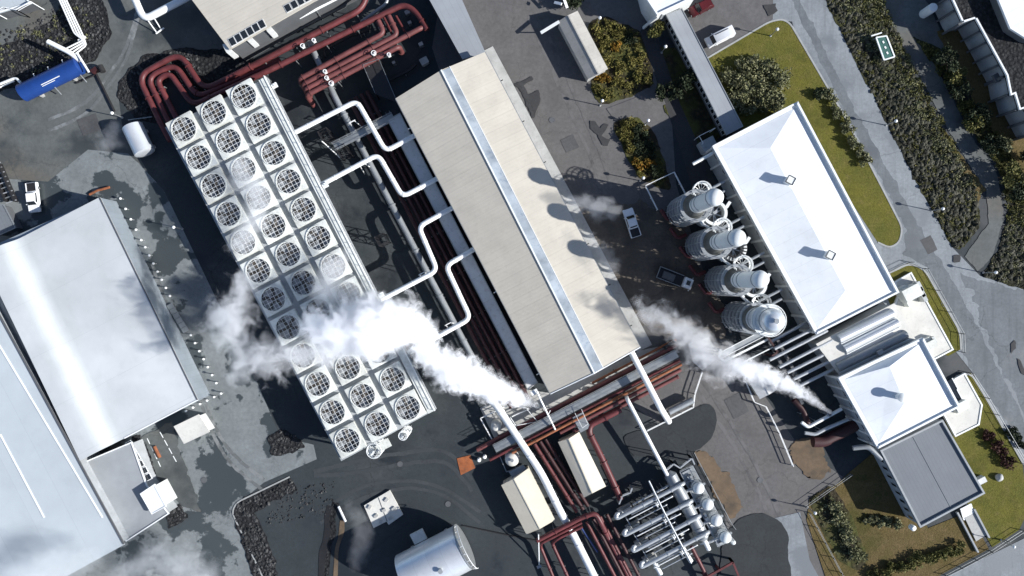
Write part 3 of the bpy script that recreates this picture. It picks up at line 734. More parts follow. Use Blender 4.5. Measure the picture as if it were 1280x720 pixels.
# north building with open eave frame
pn = [(240,0),(228,-25),(420,-60),(440,-22),(392,2),(287,62)]
t = box_building('north_hall', 'pale roofed hall with a slotted open eave at the top edge of the plant', pn, 7.5, M['walldark'], M['hallroof'], 'industrial hall')
for k in range(6):
    x, y = lerp((287,54),(331,28),(k+.5)/6); p = P(x, y, 7.55)
    f = MB().box((p.x,p.y,7.53),(1.15,1.5,.1),R(28)).build('roof_window', M['wallwhite'], t, 0); MB().box((p.x,p.y,7.60),(.92,1.25,.05),R(28)).build('pane', M['glass'], f, 0)
for k in range(4):
    x, y = lerp((356,12),(388,-5),(k+.5)/4); p = P(x, y, 7.55)
    f = MB().box((p.x,p.y,7.53),(1.15,1.4,.1),R(28)).build('roof_window', M['wallwhite'], t, 0); MB().box((p.x,p.y,7.60),(.92,1.15,.05),R(28)).build('pane', M['glass'], f, 0)
for x, y in ((289,64),(315,50),(339,38)):
    p = P(x, y, 5.); MB().box((p.x,p.y,5.2),(.9,1.5,3.6),R(28)).build('bracket', M['wallwhite'], t, 0)
# dark plinth south of it
box_building('cable_duct', 'dark covered duct running below the pale roofed north hall', [(340,44),(345,33),(425,-8),(436,-2),(432,8),(360,44)], 1.0, M['walldark'], M['walldark'], 'duct')

# east building with stepped facade
lx = [(1186,-6),(1201,27),(1217,22),(1257,95),(1262,120),(1267,118),(1273,138),(1279,136),(1296,168),(1330,150),(1300,-60)]
t = box_building('stepped_building', 'dark roofed building with a thin white stepped parapet in the upper right corner', lx, 5.2, M['wallgrey'], M['lava'], 'building', (.35,.28,M['white']))
wq = inset([P2(x, y, 5.2) for x, y in lx], .25)
for i in range(0, 9):
    a, b = Vector(wq[i]), Vector(wq[i+1])
    d = (b-a); n = max(1, int(d.length/2.2)); d.normalize(); nrm = Vector((d.y, -d.x))
    if nrm.dot(Vector((-1,-.4))) < .2: nrm = -nrm
    if nrm.dot(Vector((-1,-.4))) < .4: continue
    for k in range(n+1):
        c = a+(b-a)*k/n+nrm*.3; MB().box((c.x,c.y,2.5),(.35,.7,5.),math.atan2(d.y,d.x)).build('fin', M['walldark'], t, 0)
box_building('roof_plant_room', 'bright white flat roof at the top right corner above the dark gravel roof', [(1243,-10),(1300,-40),(1340,60),(1284,50),(1262,36)], 7.2, M['walldark'], M['snowroof'], 'roof block', (.2,.25,M['white']))
# ------------------------------------------------------------------ cooling tower: 3 x 12 fan cells
zt = 6.4
NW, NE, SE, SW = [P(x, y, zt) for x, y in ((205,158.5),(333,96),(545,512),(426,577))]
t = thing('cooling_tower', 'long white cooling tower with three columns of caged fans', 'cooling tower', centre([NW,NE,SE,SW]))
tower = t
foot = [(p.x,p.y) for p in (NW,NE,SE,SW)]
du = (SW-NW).normalized(); dv = Vector((-du.y, du.x, 0)) if Vector((-du.y, du.x, 0)).dot(NE-NW) > 0 else Vector((du.y,-du.x,0))
MB().prism(inset(foot, 1.3), .6, 5.2).build('louvre_wall', M['walldark'], t, 0)
MB().prism(foot, 5.2, zt-.35).build('deck', M['wallgrey'], t, 0)
MB().prism(inset(foot, 1.0), 0, .6).build('basin', M['concrete'], t, 0)
for s in (0, 1):
    a, b = (NW, SW) if s == 0 else (NE, SE)
    for k in range(25):
        p = a.lerp(b, .01+k/24*.98)+dv*(.9 if s == 0 else -.9); MB().box((p.x,p.y,2.9),(.28,.28,5.),R(28)).build('column', M['steel'], t, 0)
# one cell, local frame; X along the rows of three, Y along the tower
ang = math.atan2(dv.y, dv.x)
cw, cl = 5.15, 4.88
cell = bpy.data.objects.new('fan_cell', None)
def cell_mesh():
    ri, ro = 2.02, 2.14
    mb = MB(); hz = .42; ca_ = math.atan2(cl/2-.1, cw/2-.22)
    angs = sorted([2*math.pi*(k+.5)/60 for k in range(60)]+[ca_, math.pi-ca_, math.pi+ca_, 2*math.pi-ca_]); n = len(angs)
    # top plate with a round opening: slightly pitched edges
    outer = []
    for a in angs:
        c, s_ = math.cos(a), math.sin(a)
        m = max(abs(c)/(cw/2-.22), abs(s_)/(cl/2-.1)); outer.append((c/m, s_/m))
    o0 = [mb.bm.verts.new((x, y, hz-.08)) for x, y in outer]; o1 = [mb.bm.verts.new((x*.995, y*.995, hz-.05*(abs(y)/(cl/2))**3)) for x, y in outer]
    ob = [mb.bm.verts.new((x, y, -.38)) for x, y in outer]
    i1 = [mb.bm.verts.new((ro*math.cos(a), ro*math.sin(a), hz+.03)) for a in angs]
    for k in range(n):
        j = (k+1) % n
        mb.bm.faces.new((o1[k], o1[j], i1[j], i1[k])); mb.bm.faces.new((o0[k], o0[j], o1[j], o1[k])); mb.bm.faces.new((ob[k], ob[j], o0[j], o0[k]))
    bmesh.ops.recalc_face_normals(mb.bm, faces=mb.bm.faces[:])
    return mb
base = bpy.data.objects.new('fan_cell', cell_mesh().build('fan_cell', M['fanwhite'], None, 0).data); C.objects.link(base)
bpy.data.objects.remove(bpy.data.objects['fan_cell.001'] if base.name == 'fan_cell' else bpy.data.objects['fan_cell'], do_unlink=True) if False else None
for o in list(C.objects):
    if o.name.startswith('fan_cell') and o is not base: bpy.data.objects.remove(o, do_unlink=True)
base.name = 'fan_cell'
ri, ro = 2.02, 2.17
MB().lathe((0,0,0), [(ri,.3),(ri,.56),(ro,.58),(ro,.4)], 40, False, False).build('fan_ring', M['fanwhite'], base, 30)
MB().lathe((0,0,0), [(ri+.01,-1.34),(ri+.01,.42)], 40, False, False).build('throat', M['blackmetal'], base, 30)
mb = MB()
nw = 6
for k in range(6):
    x = (k-2.5)*.68; h = math.sqrt(max(.01, ri*ri-x*x))
    mb.bar((x,-h,.60),(x,h,.60),.042); mb.bar((-h,x,.625),(h,x,.625),.042)
mb.build('guard_grille', M['white'], base, 0)
fan = MB(); 
for k in range(5):
    a = 2*math.pi*k/5
    c, s_ = math.cos(a), math.sin(a); R2 = lambda x, y, z: (c*x-s_*y, s_*x+c*y, z)
    q = [R2(.3,-.16,-.28), R2(1.86,-.34,-.36), R2(1.86,.34,-.12), R2(.3,.22,-.08)]
    fan.face(q); fan.face([Vector(p)-Vector((0,0,.04)) for p in q][::-1])
fan.lathe((0,0,-.3), [(.36,0),(.36,.3),(.2,.42),(0,.44)], 16)
fb = fan.build('fan_blades', M['fanblade'], base, 30)
mb = MB(); mb.bar((-1.85,0,-.75),(1.85,0,-.75),.42,.2); mb.bar((-1.85,.9,-.95),(1.85,.9,-.95),.2,.2); mb.bar((-1.85,-.9,-.95),(1.85,-.9,-.95),.2,.2)
mb.box((.9,.1,-.6),(.7,.4,.4)); mb.build('drive_beam', M['fanblade'], base, 0)
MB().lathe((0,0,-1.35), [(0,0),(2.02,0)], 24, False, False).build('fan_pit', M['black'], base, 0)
def cellpos(i, j): return P(229+18.64*i+37.7*j, 161+35.45*i-20.5*j, 7.1)
first = True
for j in range(3):
    for i in range(12):
        c = base if first else copy_tree(base, t)
        first = False
        c.parent = t
        p = cellpos(i, j); c.location = (p.x-t.location.x, p.y-t.location.y, 6.42)
        c.rotation_euler = (0,0,ang)
        for ch in c.children:
            if ch.name.startswith('fan_blades'): ch.rotation_euler = (0,0,rng.uniform(0,1.25))
# walkway and rails along the east side
mb = MB()
for k in range(31):
    p = NE.lerp(SE, k/30)-dv*.15; mb.bar(p+Vector((0,0,-.4)), p+Vector((0,0,.95)), .07)
for h in (.5,.95): mb.bar(NE-dv*.15+Vector((0,0,h)), SE-dv*.15+Vector((0,0,h)), .08)
mb.build('handrail', M['white'], t, 0)
MB().bar(NE-dv*.75+Vector((0,0,.2)), SE-dv*.75+Vector((0,0,.2)), 1.3, .12).build('walkway', M['fanwhite'], t, 0)
for k, f in enumerate((.03,.33,.66)):
    p = NE.lerp(SE, f)+dv*.5; mb = MB(); mb.box((p.x,p.y,6.2),(1.,.8,.2),ang); mb.bar(p, p+dv*.5+Vector((0,0,.9)), .12); mb.build('davit', M['white'], t, 0)
# spiral stairs on the south end
for px, lab in (((469,562),'round caged spiral stair at the south end of the cooling tower'),((505,543),'small caged landing at the south end of the cooling tower')):
    p = P(px[0], px[1], 5.2); big = px[0] < 480
    s = thing('spiral_stair' if big else 'caged_landing', lab, 'stair', (p.x,p.y,0)); rr = 1.25 if big else .75
    MB().lathe((p.x,p.y,0), [(.12,0),(.12,6)], 8).build('post', M['steel'], s)
    mb = MB()
    for z in (1.5,3,4.5,5.6,6.4): mb.torus((p.x,p.y,z), rr, .06, 22, 5)
    for k in range(8): a = k*.785; mb.bar((p.x+rr*math.cos(a),p.y+rr*math.sin(a),0),(p.x+rr*math.cos(a),p.y+rr*math.sin(a),6.4),.05)
    mb.build('cage', M['white'], s)
    mb = MB()
    for k in range(22):
        a = k*.5; z = .27*k+.2; d = Vector((math.cos(a), math.sin(a), 0)); q = Vector((p.x,p.y,z)); mb.bar(q+d*.1, q+d*rr*.95, .34, .05)
    mb.build('treads', M['vesseltop'], s, 0)
    if big: MB().box((p.x+1.6,p.y+.9,5.6),(2.2,1.5,.15),ang).build('landing', M['fanwhite'], s, 0)

# ------------------------------------------------------------------ pipes
def pipe(name, label, px, r, mat, z=None, bend=1.2, cat='pipe', group=None, sup=6., supmat='steel', flange=None, n=12, foot=.15):
    """px: (x, y) with one z, or (x, y, z) triples"""
    pts = [P(p[0], p[1], p[2] if len(p) > 2 else z) for p in px]
    path = fillet(pts, bend)
    o = MB().tube(path, r, n).build(name, M[mat])
    tag(o, label, cat, group)
    if flange:
        acc = 0; nxt = flange*.6; cnt = 0
        for a, b in zip(path, path[1:]):
            l = (b-a).length
            while acc+l > nxt and cnt < 14:
                q = a.lerp(b, (nxt-acc)/l); d = (b-a).normalized()
                MB().tube([q-d*.09, q+d*.09], r*(1.28 if flange > 4 and mat != 'whitepipe' else 1.1), n).build('flange', M[mat], o); nxt += flange; cnt += 1
            acc += l
    if sup:
        acc = 0; nxt = sup*.5; cnt = 0
        for a, b in zip(path, path[1:]):
            l = (b-a).length
            while acc+l > nxt and cnt < 10:
                q = a.lerp(b, (nxt-acc)/max(l,1e-4)); d = (b-a).normalized()
                if abs(d.z) < .3 and q.z-r > .3:
                    sd = Vector((-d.y, d.x, 0)).normalized()
                    mb = MB()
                    for s in (-1, 1): mb.bar(q+sd*s*r*.9-Vector((0,0,r*.6)), Vector((q.x,q.y,0))+sd*s*(r*.9+foot*q.z*.4), .11)
                    mb.bar(q-sd*(r+.1)-Vector((0,0,r+.06)), q+sd*(r+.1)-Vector((0,0,r+.06)), .14, .12)
                    mb.build('support', M[supmat], o, 0); cnt += 1
                nxt += sup
            acc += l
    return o
W4 = ['northernmost','second','third','southernmost']
for k, pts in enumerate(([(352,174),(446,126),(482,189),(519,169)],[(386,239),(472.5,193),(503,246),(547,223)],[(462,382),(546.5,338),(523,283),(567,259)],[(503,445),(588,398),(557,332),(597,309)])):
    pipe('vapour_pipe', 'stepped white pipe between cooling tower and cream hall, %s' % ('nearest the red headers' if k==0 else 'second from the red headers' if k==1 else 'third from the red headers' if k==2 else 'nearest the big cloud'),
         pts, .43, 'whitepipe', 5.5, 1.3, group='white stepped pipes to the cream hall', sup=0, flange=3.2)
    q0, q1 = P(*pts[0],5.5), P(*pts[1],5.5)
for (x, y, lab) in ((440,160,'thin white twin leg trestle under the northernmost stepped white pipe'),(452,213,'thin white twin leg trestle under the second stepped white pipe'),(527,350,'thin white twin leg trestle under the third stepped white pipe'),(560,413,'thin white twin leg trestle under the stepped pipe nearest the big cloud')):
    a = P(x, y-8, 5.2); tr = thing('pipe_trestle', lab, 'trestle', (a.x,a.y,0))
    for s in (-.4,.4): MB().bar(a+dv*s, Vector((a.x,a.y,0))+dv*s*2.2+du*.6, .12).build('leg', M['whitepipe'], tr, 0)
    MB().bar(a-dv*.6, a+dv*.6, .14).build('crossbar', M['whitepipe'], tr, 0)
# lattice supports (dark)
for (x, y, lab) in ((430,190,'dark lattice tower beside the first stepped white pipe'),(478,300,'dark lattice tower between the second and third stepped white pipes'),(408,170,'dark lattice tower near the tower end of the first stepped white pipe')):
    a = P(x, y, 3); tr = thing('lattice_tower', lab, 'lattice tower', (a.x,a.y,0)); cs = [dv*sx*.8+du*sy*.8 for sx, sy in ((-1,-1),(1,-1),(1,1),(-1,1))]
    mb = MB()
    for q in range(4):
        b0, b1 = Vector((a.x,a.y,0))+cs[q], Vector((a.x,a.y,0))+cs[(q+1)%4]
        mb.bar(b0, b0+Vector((0,0,4.9)), .14)
        for z in (0,1.6,3.2): mb.bar(b0+Vector((0,0,z)), b1+Vector((0,0,z+1.6)), .08); mb.bar(b0+Vector((0,0,z+1.6)), b1+Vector((0,0,z+1.6)), .08)
    mb.build('frame', M['blackmetal'], tr, 0)
# large grey main and the dark red bank beside it
pipe('steam_main', 'long thick grey pipe running between the cooling tower and the cream hall', [(386,52),(420,124),(480,238),(590,446),(612,488)], .54, 'greypipe', 1.7, flange=9)
for k, off in enumerate((15,23,31,39)):
    a = lambda x, y: (x+off*.886, y-off*.463)
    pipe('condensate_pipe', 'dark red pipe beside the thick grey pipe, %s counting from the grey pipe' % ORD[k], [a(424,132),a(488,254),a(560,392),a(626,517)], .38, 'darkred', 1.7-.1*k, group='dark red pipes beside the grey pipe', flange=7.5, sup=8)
for k, off in enumerate((50,58)):
    a = lambda x, y: (x+off*.886, y-off*.463)
    o = thing('cable_tray', 'black cable tray along the lean-to, the one %s' % ('nearer the red pipes' if k==0 else 'nearer the lean-to wall'), 'cable tray', P(*a(520,315)))
    p, q = P(*a(440,163),2.2), P(*a(618,505),2.2)
    MB().bar(p, q, .7, .12).build('tray', M['blackmetal'], o, 0)
    mb = MB()
    for s in (-.36,.36): mb.bar(p+dv*s+Vector((0,0,.1)), q+dv*s+Vector((0,0,.1)), .05, .16)
    mb.build('side_rail', M['steel' if k==0 else 'blackmetal'], o, 0)
    for f in range(8): c = p.lerp(q, (f+.5)/8); MB().bar(c, Vector((c.x,c.y,0)), .16).build('post', M['blackmetal'], o, 0)
# footbridge between pipes
o = thing('footbridge', 'grey grating footbridge crossing the pipes beneath the northernmost white pipe', 'footbridge', P(460,172))
p, q = P(418,184,4.), P(492,146,4.); MB().bar(p, q, 1.3, .1).build('deck', M['steel'], o, 0)
for s in (-.65,.65):
    mb = MB(); mb.bar(p+du*s+Vector((0,0,1)), q+du*s+Vector((0,0,1)), .06); mb.bar(p+du*s+Vector((0,0,.5)), q+du*s+Vector((0,0,.5)), .05)
    for f in range(9): c = p.lerp(q, f/8)+du*s; mb.bar(c, c+Vector((0,0,1)), .05)
    mb.build('railing', M['steel'], o, 0)
for f in (.1,.5,.9): c = p.lerp(q, f); MB().bar(c, Vector((c.x,c.y,0)), .2).build('post', M['blackmetal'], o, 0)
for (a, b, lab) in (((402,176),(425,197),'thin white boom angled over the dark ground beside the footbridge'),):
    o = thing('boom', lab, 'boom', P(*a)); MB().tube([P(*a,4.2), P(*b,2.)], .1, 6).build('arm', M['whitepipe'], o); MB().bar(P(*a,4.2), P(a[0]+2,a[1]+3,0), .15).build('post', M['whitepipe'], o, 0)

# northern red pipes: expansion loops and headers
pipe('steam_pipe', 'outermost of three nested red expansion loops at the tower corner', [(213,176,1.5),(203,158,1.5),(172.5,95,1.5),(225,66,1.5),(255,113,1.6),(330,75,3.4),(455,10,3.4),(460,-20,3.4)], .52, 'red', bend=2.4, group='nested red expansion loops', flange=14)
pipe('steam_pipe', 'middle one of three nested red expansion loops at the tower corner', [(222,172,1.5),(213,156,1.5),(184,97,1.5),(219,80,1.5),(247,122,1.6),(330,84,2.1),(350,74,2.1)], .5, 'red', bend=2., group='nested red expansion loops', flange=14)
pipe('steam_pipe', 'innermost of three nested red expansion loops at the tower corner', [(230,166,1.5),(224,154,1.5),(196,100,1.5),(212,91,1.5),(241,132,1.6),(330,91,3.4),(505,5,3.4),(522,16,3.4),(534,37,3.4)], .5, 'red', bend=1.8, group='nested red expansion loops', flange=14)
for k, (pts) in enumerate(([(383,114,.3),(374,99,3.5),(480,41,3.5),(473,26,3.5)],[(388,120,.3),(378,106,3.5),(497,43,3.5),(486,20,3.5)],[(390,126,.3),(381,112,3.5),(528,34,3.5),(534,36,1.2)],[(392,132,.3),(383,119,3.5),(499,58,3.5),(502,66,.6)])):
    pipe('header_pipe', 'faded red header pipe of four, %s counting from the north hall' % ORD[k], pts, .45, 'redlight', bend=.9, group='four red header pipes', flange=6.5)
for k in range(4):
    x = 471+k*8; pipe('riser_pipe', 'short red riser behind the four lower headers, %s from the cooling tower' % ORD[k], [(x,20,2.),(x+11,44-k*1.5,2.)], .22, 'red', sup=0, group='short red risers', flange=1.3)
pipe('drain_pipe', 'thin grey bent pipe tucked between the long red headers', [(452,27,1.6),(484,4,1.6),(484,-8,1.6)], .3, 'greypipe', bend=1)
pipe('drain_pipe', 'thin dark bent pipe under the long red headers', [(407,72,1.),(404,64,1.),(440,44,1.),(462,38,1.6),(462,28,1.6)], .22, 'blackmetal', bend=.8)
pipe('drain_pipe', 'black pipe in the shade at the north end of the cream hall', [(487,100,1.),(512,88,1.),(520,80,1.)], .3, 'blackmetal')
for k,(x,y,s) in enumerate(((378,57,.35),(392,50,.3),(467,66,.4),(406,89,.3),(408,97,.32),(414,104,.4),(486,68,.3))):
    p = P(x,y,4.7); v = thing('valve', 'pale valve wheel on the red headers, %s from the tower side' % ORD[k], 'valve', (p.x,p.y,3.9), 'valves on the red headers')
    MB().tube([p-Vector((0,0,.7)), p], .1, 8).build('stem', M['steel'], v); MB().torus((p.x,p.y,p.z), s, .07, 14, 5).build('wheel', M['whitepipe'], v); MB().box((p.x,p.y,4.1),(.5,.5,.4),ang).build('body', M['whitepipe'], v, 0)
# a tangle of fittings at the end of the headers
c = thing('access_platform', 'wire railed access platform beside the four red headers', 'platform', P(480,95))
a0, a1, a2, a3 = P(455,83,3.), P(470,118,3.), P(475,76,3.), P(497,128,3.)
MB().prism([(a0.x,a0.y),(a2.x,a2.y),(a3.x,a3.y),(a1.x,a1.y)], 2.9, 3.0).build('grating', M['blackmetal'], c, 0)
mb = MB()
for p, q in ((a0,a1),(a0,a2),(a2,a3)):
    mb.bar(p+Vector((0,0,1)), q+Vector((0,0,1)), .06)
    for f in range(5): r_ = p.lerp(q, f/4); mb.bar(r_, r_+Vector((0,0,1)), .05)
mb.build('railing', M['steel'], c, 0)
for p in (a0,a1,a2,a3): MB().bar(p, Vector((p.x,p.y,0)), .18).build('post', M['blackmetal'], c, 0)
for k,(x,y,s) in enumerate(((530,76,1.3),(526,55,.7),(509,15,.8),(512,28,.6),(492,78,.5))):
    p = P(x,y,1.2); b = thing('equipment_box', 'small pale equipment box by the header pipes, %s' % ['largest, near the cream roof','beside the lower elbow','at the top elbow','just below the top elbow','in the shade of the headers'][k], 'equipment box', (p.x,p.y,0))
    MB().box((p.x,p.y,.6),(s,s*.8,1.2),ang).build('cabinet', M['paleconcrete' if k==0 else 'steel'], b, 0); MB().box((p.x,p.y,1.23),(s*1.1,s*.9,.06),ang).build('lid', M['concrete'], b, 0)
# white pipes in the top left
pipe('water_pipe', 'thick white pipe with a right-angle turn at the top edge', [(158,-25,3.),(180,25,3.),(262,-18,3.)], .62, 'whitepipe', bend=1.6, sup=0)
o = thing('pipe_trestle', 'white pipe bracket with two legs below the right-angle white pipe', 'trestle', P(195,38))
for d in (0,5): MB().tube([P(181+d*1.6,20-d*.6,2.6), P(196+d,41-d,.2)], .1, 6).build('leg', M['whitepipe'], o)
MB().bar(P(195,42,.4), P(205,35,.4), .2).build('foot', M['whitepipe'], o, 0)
pipe('duct_pipe', 'white pipe along the eave of the pale north hall', [(341,20,6),(346,29,4.),(356,29,4.),(420,-4,4.)], .55, 'whitepipe', bend=1.2)
for k in range(4):
    o_ = k*3.2
    pipe('service_pipe', 'thin white pipe of the bundle above the blue tank, %s from the left' % ORD[k], [(68+o_,-14+k,1.4),(93+o_,42,1.4),(104+o_*.4,50+k*2.2,1.4),(80+o_,62+k*3,1.2)], .14, 'whitepipe', bend=.5, sup=0, n=6, group='thin white pipe bundle')
for k,(x,y) in enumerate(((88,23),(102,49))):
    o = MB().bar(P(x-4,y+2,1.1), P(x+5,y-3,1.1), .35, .3).build('pipe_saddle', M['whitepipe'], None, 0); tag(o, 'white saddle block under the thin white pipes, %s' % ('upper' if k==0 else 'lower beside the blue tank'), 'pipe saddle')
pipe('vent_pipe', 'thick white leaning pipe stub above the blue tank', [(60,52,3.6),(88,66,3.2),(100,76,2.6)], .42, 'whitepipe', bend=.8, sup=0)
pipe('vent_pipe', 'short white bar across the end of the blue tank', [(96,66,3.3),(111,90,3.1)], .2, 'whitepipe', sup=0)
pipe('feed_pipe', 'thin white bent pipe at the west end of the blue tank', [(-20,113,1.5),(20,97,1.5),(26,104,1.8)], .22, 'whitepipe', bend=.6, sup=0, n=8)
pipe('feed_pipe', 'straight thin white pipe just below the bent one, beside the blue tank', [(-20,118,1.2),(18,101,1.2)], .14, 'whitepipe', sup=0, n=6)

# blue tank on saddles
def htank(name, label, a, b, z, r, mat, endr=.35, band=None):
    p, q = P(*a, z), P(*b, z); d = (q-p).normalized(); t = thing(name, label, 'tank', ((p.x+q.x)/2,(p.y+q.y)/2,0))
    prof = [p-d*endr, p-d*endr*.6, p, q, q+d*endr*.6, q+d*endr]
    MB().tube(prof, [r*.55, r*.88, r, r, r*.88, r*.55], 40).build('shell', M[mat], t, 40)
    for f in (.2,.8):
        c = p.lerp(q, f); MB().box((c.x,c.y,(z-r*.6)/2),(.5,r*1.6,max(.3,z-r*.6)),math.atan2(d.y,d.x)).build('saddle', M['concrete'], t, 0)
    return t, p, q, d
t, p, q, d = htank('blue_tank', 'blue cylindrical tank lying beside the white pipe bundle', (28,116.5), (99,82), 2.0, 1.55, 'blue', .3)
n = Vector((-d.y, d.x, 0))
MB().bar(p.lerp(q,.38)-n*.85+Vector((0,0,1.36)), p.lerp(q,.70)-n*.85+Vector((0,0,1.36)), .12, .08).build('rail', M['whitepipe'], t, 0)
MB().bar(p.lerp(q,.38)-n*1.1+Vector((0,0,1.22)), p.lerp(q,.60)-n*1.1+Vector((0,0,1.22)), .08, .08).build('rail', M['whitepipe'], t, 0)
for f in (.3,.55,.8): MB().tube([p.lerp(q,f)+n*1.4+Vector((0,0,.4)), p.lerp(q,f)+n*2.1+Vector((0,0,.2))], .1, 6).build('nozzle', M['whitepipe'], t)
for f in (.5,.95): MB().tube([p.lerp(q,f)-n*1.5, p.lerp(q,f)-n*2.6-Vector((0,0,1.2))], .09, 6).build('drain', M['steel'], t)
o = thing('red_valve', 'dark red valve assembly at the east end of the blue tank', 'valve', P(119,90))
MB().box(P(119,88,.8),(1.2,.7,.9),.6).build('body', M['darkred'], o, 0); MB().tube([P(112,89,1),P(126,84,1)], .25, 8).build('spool', M['darkred'], o)
pw = P(127,86,1.2); MB().tube([pw-n*.6, pw+n*.6], .5, 12).build('actuator', M['black'], o)
pipe('black_hose', 'straight black pipe on the ground from the red valve to the lamp post', [(120,92,.25),(143,139,.25)], .22, 'blackmetal', sup=0, n=8)
pipe('black_hose', 'short black pipe on the ground from the blue tank to the red valve', [(95,104,.2),(118,94,.2)], .14, 'blackmetal', sup=0, n=8)
t, p, q, d = htank('grey_tank', 'short silver cylindrical tank at the tower corner beside the red loops', (165.5,158), (181,191), 2.2, 1.75, 'tank', .2)
MB().tube([P(160,150,.9), P(190,146,.9)], .1, 6).build('outlet', M['steel'], t)
# big tank at the bottom edge
t, p, q, d = htank('steam_accumulator', 'very large silver cylinder lying at the bottom edge', (507,721), (579,684), 4.3, 3.95, 'tank', .12)
n = Vector((-d.y, d.x, 0))
MB().tube([q+d*.1, q+d*.35], 4.05, 40).build('end_ring', M['steel'], t)
mb = MB()
for k in range(9): a = .25+k*.33; mb.bar(q+d*.4+n*4.1*math.cos(a)+Vector((0,0,4.1*math.sin(a))), q+d*.9+n*4.2*math.cos(a)+Vector((0,0,4.2*math.sin(a))), .09)
for a0 in range(18): 
    a, b = .25+a0*.147, .25+(a0+1)*.147
    mb.bar(q+d*.9+n*4.2*math.cos(a)+Vector((0,0,4.2*math.sin(a))), q+d*.9+n*4.2*math.cos(b)+Vector((0,0,4.2*math.sin(b))), .09)
mb.build('end_railing', M['whitepipe'], t, 0)
for f in (.25,.62):
    c = p.lerp(q,f)+Vector((0,0,3.9))-n*.6; MB().lathe((c.x,c.y,c.z-.3), [(.32,0),(.32,.75),(.42,.75),(.42,.9)], 14).build('nozzle', M['tankgrey'], t)
c = P(523,671,3.2); MB().box((c.x,c.y,3.),(2.4,1.9,.5),R(27)).build('side_platform', M['fanwhite'], t, 0)
pipe('black_hose', 'thin black pipe on the ground from the silver cylinder to the cream hut', [(578,657,.15),(640,670,.15),(672,676,.15)], .12, 'blackmetal', sup=0, n=6)
# concrete pad with upstands
pts = [P2(x,y,.45) for x, y in ((455,632),(487,613),(503.5,643.5),(486,656),(483,652),(467,660))]
t = thing('well_pad', 'pale concrete pad with scattered small blocks beside the trench', 'concrete pad', centre(pts)); MB().prism(pts, 0, .45).build('slab', M['paleconcrete'], t, 0)
for x, y in ((462,634),(470,645),(480,638),(483,625),(492,636),(488,648),(476,652)):
    c = P(x,y,.6); MB().box((c.x,c.y,.55),(.7,.5,.3),R(rng.uniform(0,90))).build('block', M['concrete'], t, 0)
MB().bar(P(473,622,.46), P(484,652,.46), .12, .06).build('joint', M['walldark'], t, 0)
o = MB().tube([P(423,633,.5),P(432,652,.4)], .22, 8).build('broken_pipe', M['whitepipe']); tag(o, 'short white pipe piece lying at the head of the rusty trench', 'pipe')
pc = [P2(x,y,.08) for x, y in ((571,573),(588,569),(594,585),(576,594))]
o = MB().prism(pc, .02, .09).build('steel_plate', M['orange'], None, 0); tag(o, 'rusty orange plate lying on the dark yard', 'plate')
for k,(x,y) in enumerate(((599,574),(606,570))):
    c = P(x,y,0); o = MB().lathe((c.x,c.y,0), [(.35,0),(.35,.8),(.25,.95),(0,1.)], 14).build('bollard', M['lamp']); tag(o, 'white round bollard by the orange plate, the %s one' % ('nearer' if k==0 else 'farther'), 'bollard')
# trench
def ribbon(name, label, pts, wd, mat, z):
    pw = fillet([P(x,y,0) for x,y in pts], 2.5); mb = MB()
    prev = None
    for i, p in enumerate(pw):
        d = (pw[min(i+1,len(pw)-1)]-pw[max(i-1,0)]).normalized(); s = Vector((-d.y,d.x,0)); k = wd*(.7+.6*mnoise.noise(p*.4)+.3)
        cur = [mb.bm.verts.new(p+s*k/2+Vector((0,0,z))), mb.bm.verts.new(p-s*k/2+Vector((0,0,z)))]
        if prev: 
            f = mb.bm.faces.new((prev[0],prev[1],cur[1],cur[0]))
        prev = cur
    bmesh.ops.recalc_face_normals(mb.bm, faces=mb.bm.faces[:])
    for f in mb.bm.faces:
        f.normal_update()
        if f.normal.z < 0: f.normal_flip()
    o = mb.build(name, M[mat], None, 0); o['kind'] = 'structure'; return o
ribbon('trench', '', [(412,632),(408,650),(410,664),(403,690),(401,730)], 1.0, 'blackmetal', .055)
ribbon('mud_streak', '', [(428,650),(427,668),(421,684),(419,730)], .8, 'sand', .06)
ribbon('lava_edge', '', [(420,628),(415,645),(415,665),(408,690),(406,730)], 1.3, 'lava', .05)
# ------------------------------------------------------------------ southern pipe rack
rk = 'pipes of the southern rack'
def rackline(y740, x0, x1): return [(x0, y740-(x0-740)*.5226), (x1, y740-(x1-740)*.5226)]
for k, (y, x0, x1, r, m, z, lab) in enumerate((
    (487,596,846,.42,'redlight',1.6,'faded red pipe of the southern rack, closest to the cream hall'),
    (508,612,850,.3,'red',2.2,'red pipe of the southern rack just south of the grating walkway'),
    (514,640,852,.26,'rust',2.6,'rust orange pipe in the middle of the southern rack'),
    (520,700,851,.34,'redlight',2.2,'faded red pipe of the southern rack, second from its south side'),
    (527,716,848,.34,'redlight',1.9,'faded red pipe on the south side of the southern rack'),
    (479,740,845,.22,'rust',1.2,'thin rusty pipe along the concrete strip of the cream hall'))):
    a, b = rackline(y, x0, x1); b2 = (b[0]+6, b[1]+2)
    pipe('rack_pipe', lab, [a, b], r, m, z, group=rk, sup=9, flange=8, supmat='blackmetal')
o = thing('rack_walkway', 'dark grating walkway with thin rails between the red rack pipes', 'walkway', P(740,497))
p, q = [P(x, y, 2.6) for x, y in rackline(497,618,846)]
MB().bar(p, q, 1.5, .08).build('grating', M['steel'], o, 0)
for s in (-.75,.75):
    mb = MB(); mb.bar(p+du*s+Vector((0,0,1)), q+du*s+Vector((0,0,1)), .05); mb.bar(p+du*s+Vector((0,0,.5)), q+du*s+Vector((0,0,.5)), .04)
    for f in range(19): c = p.lerp(q, f/18)+du*s; mb.bar(c, c+Vector((0,0,1)), .05)
    mb.build('railing', M['blackmetal'], o, 0)
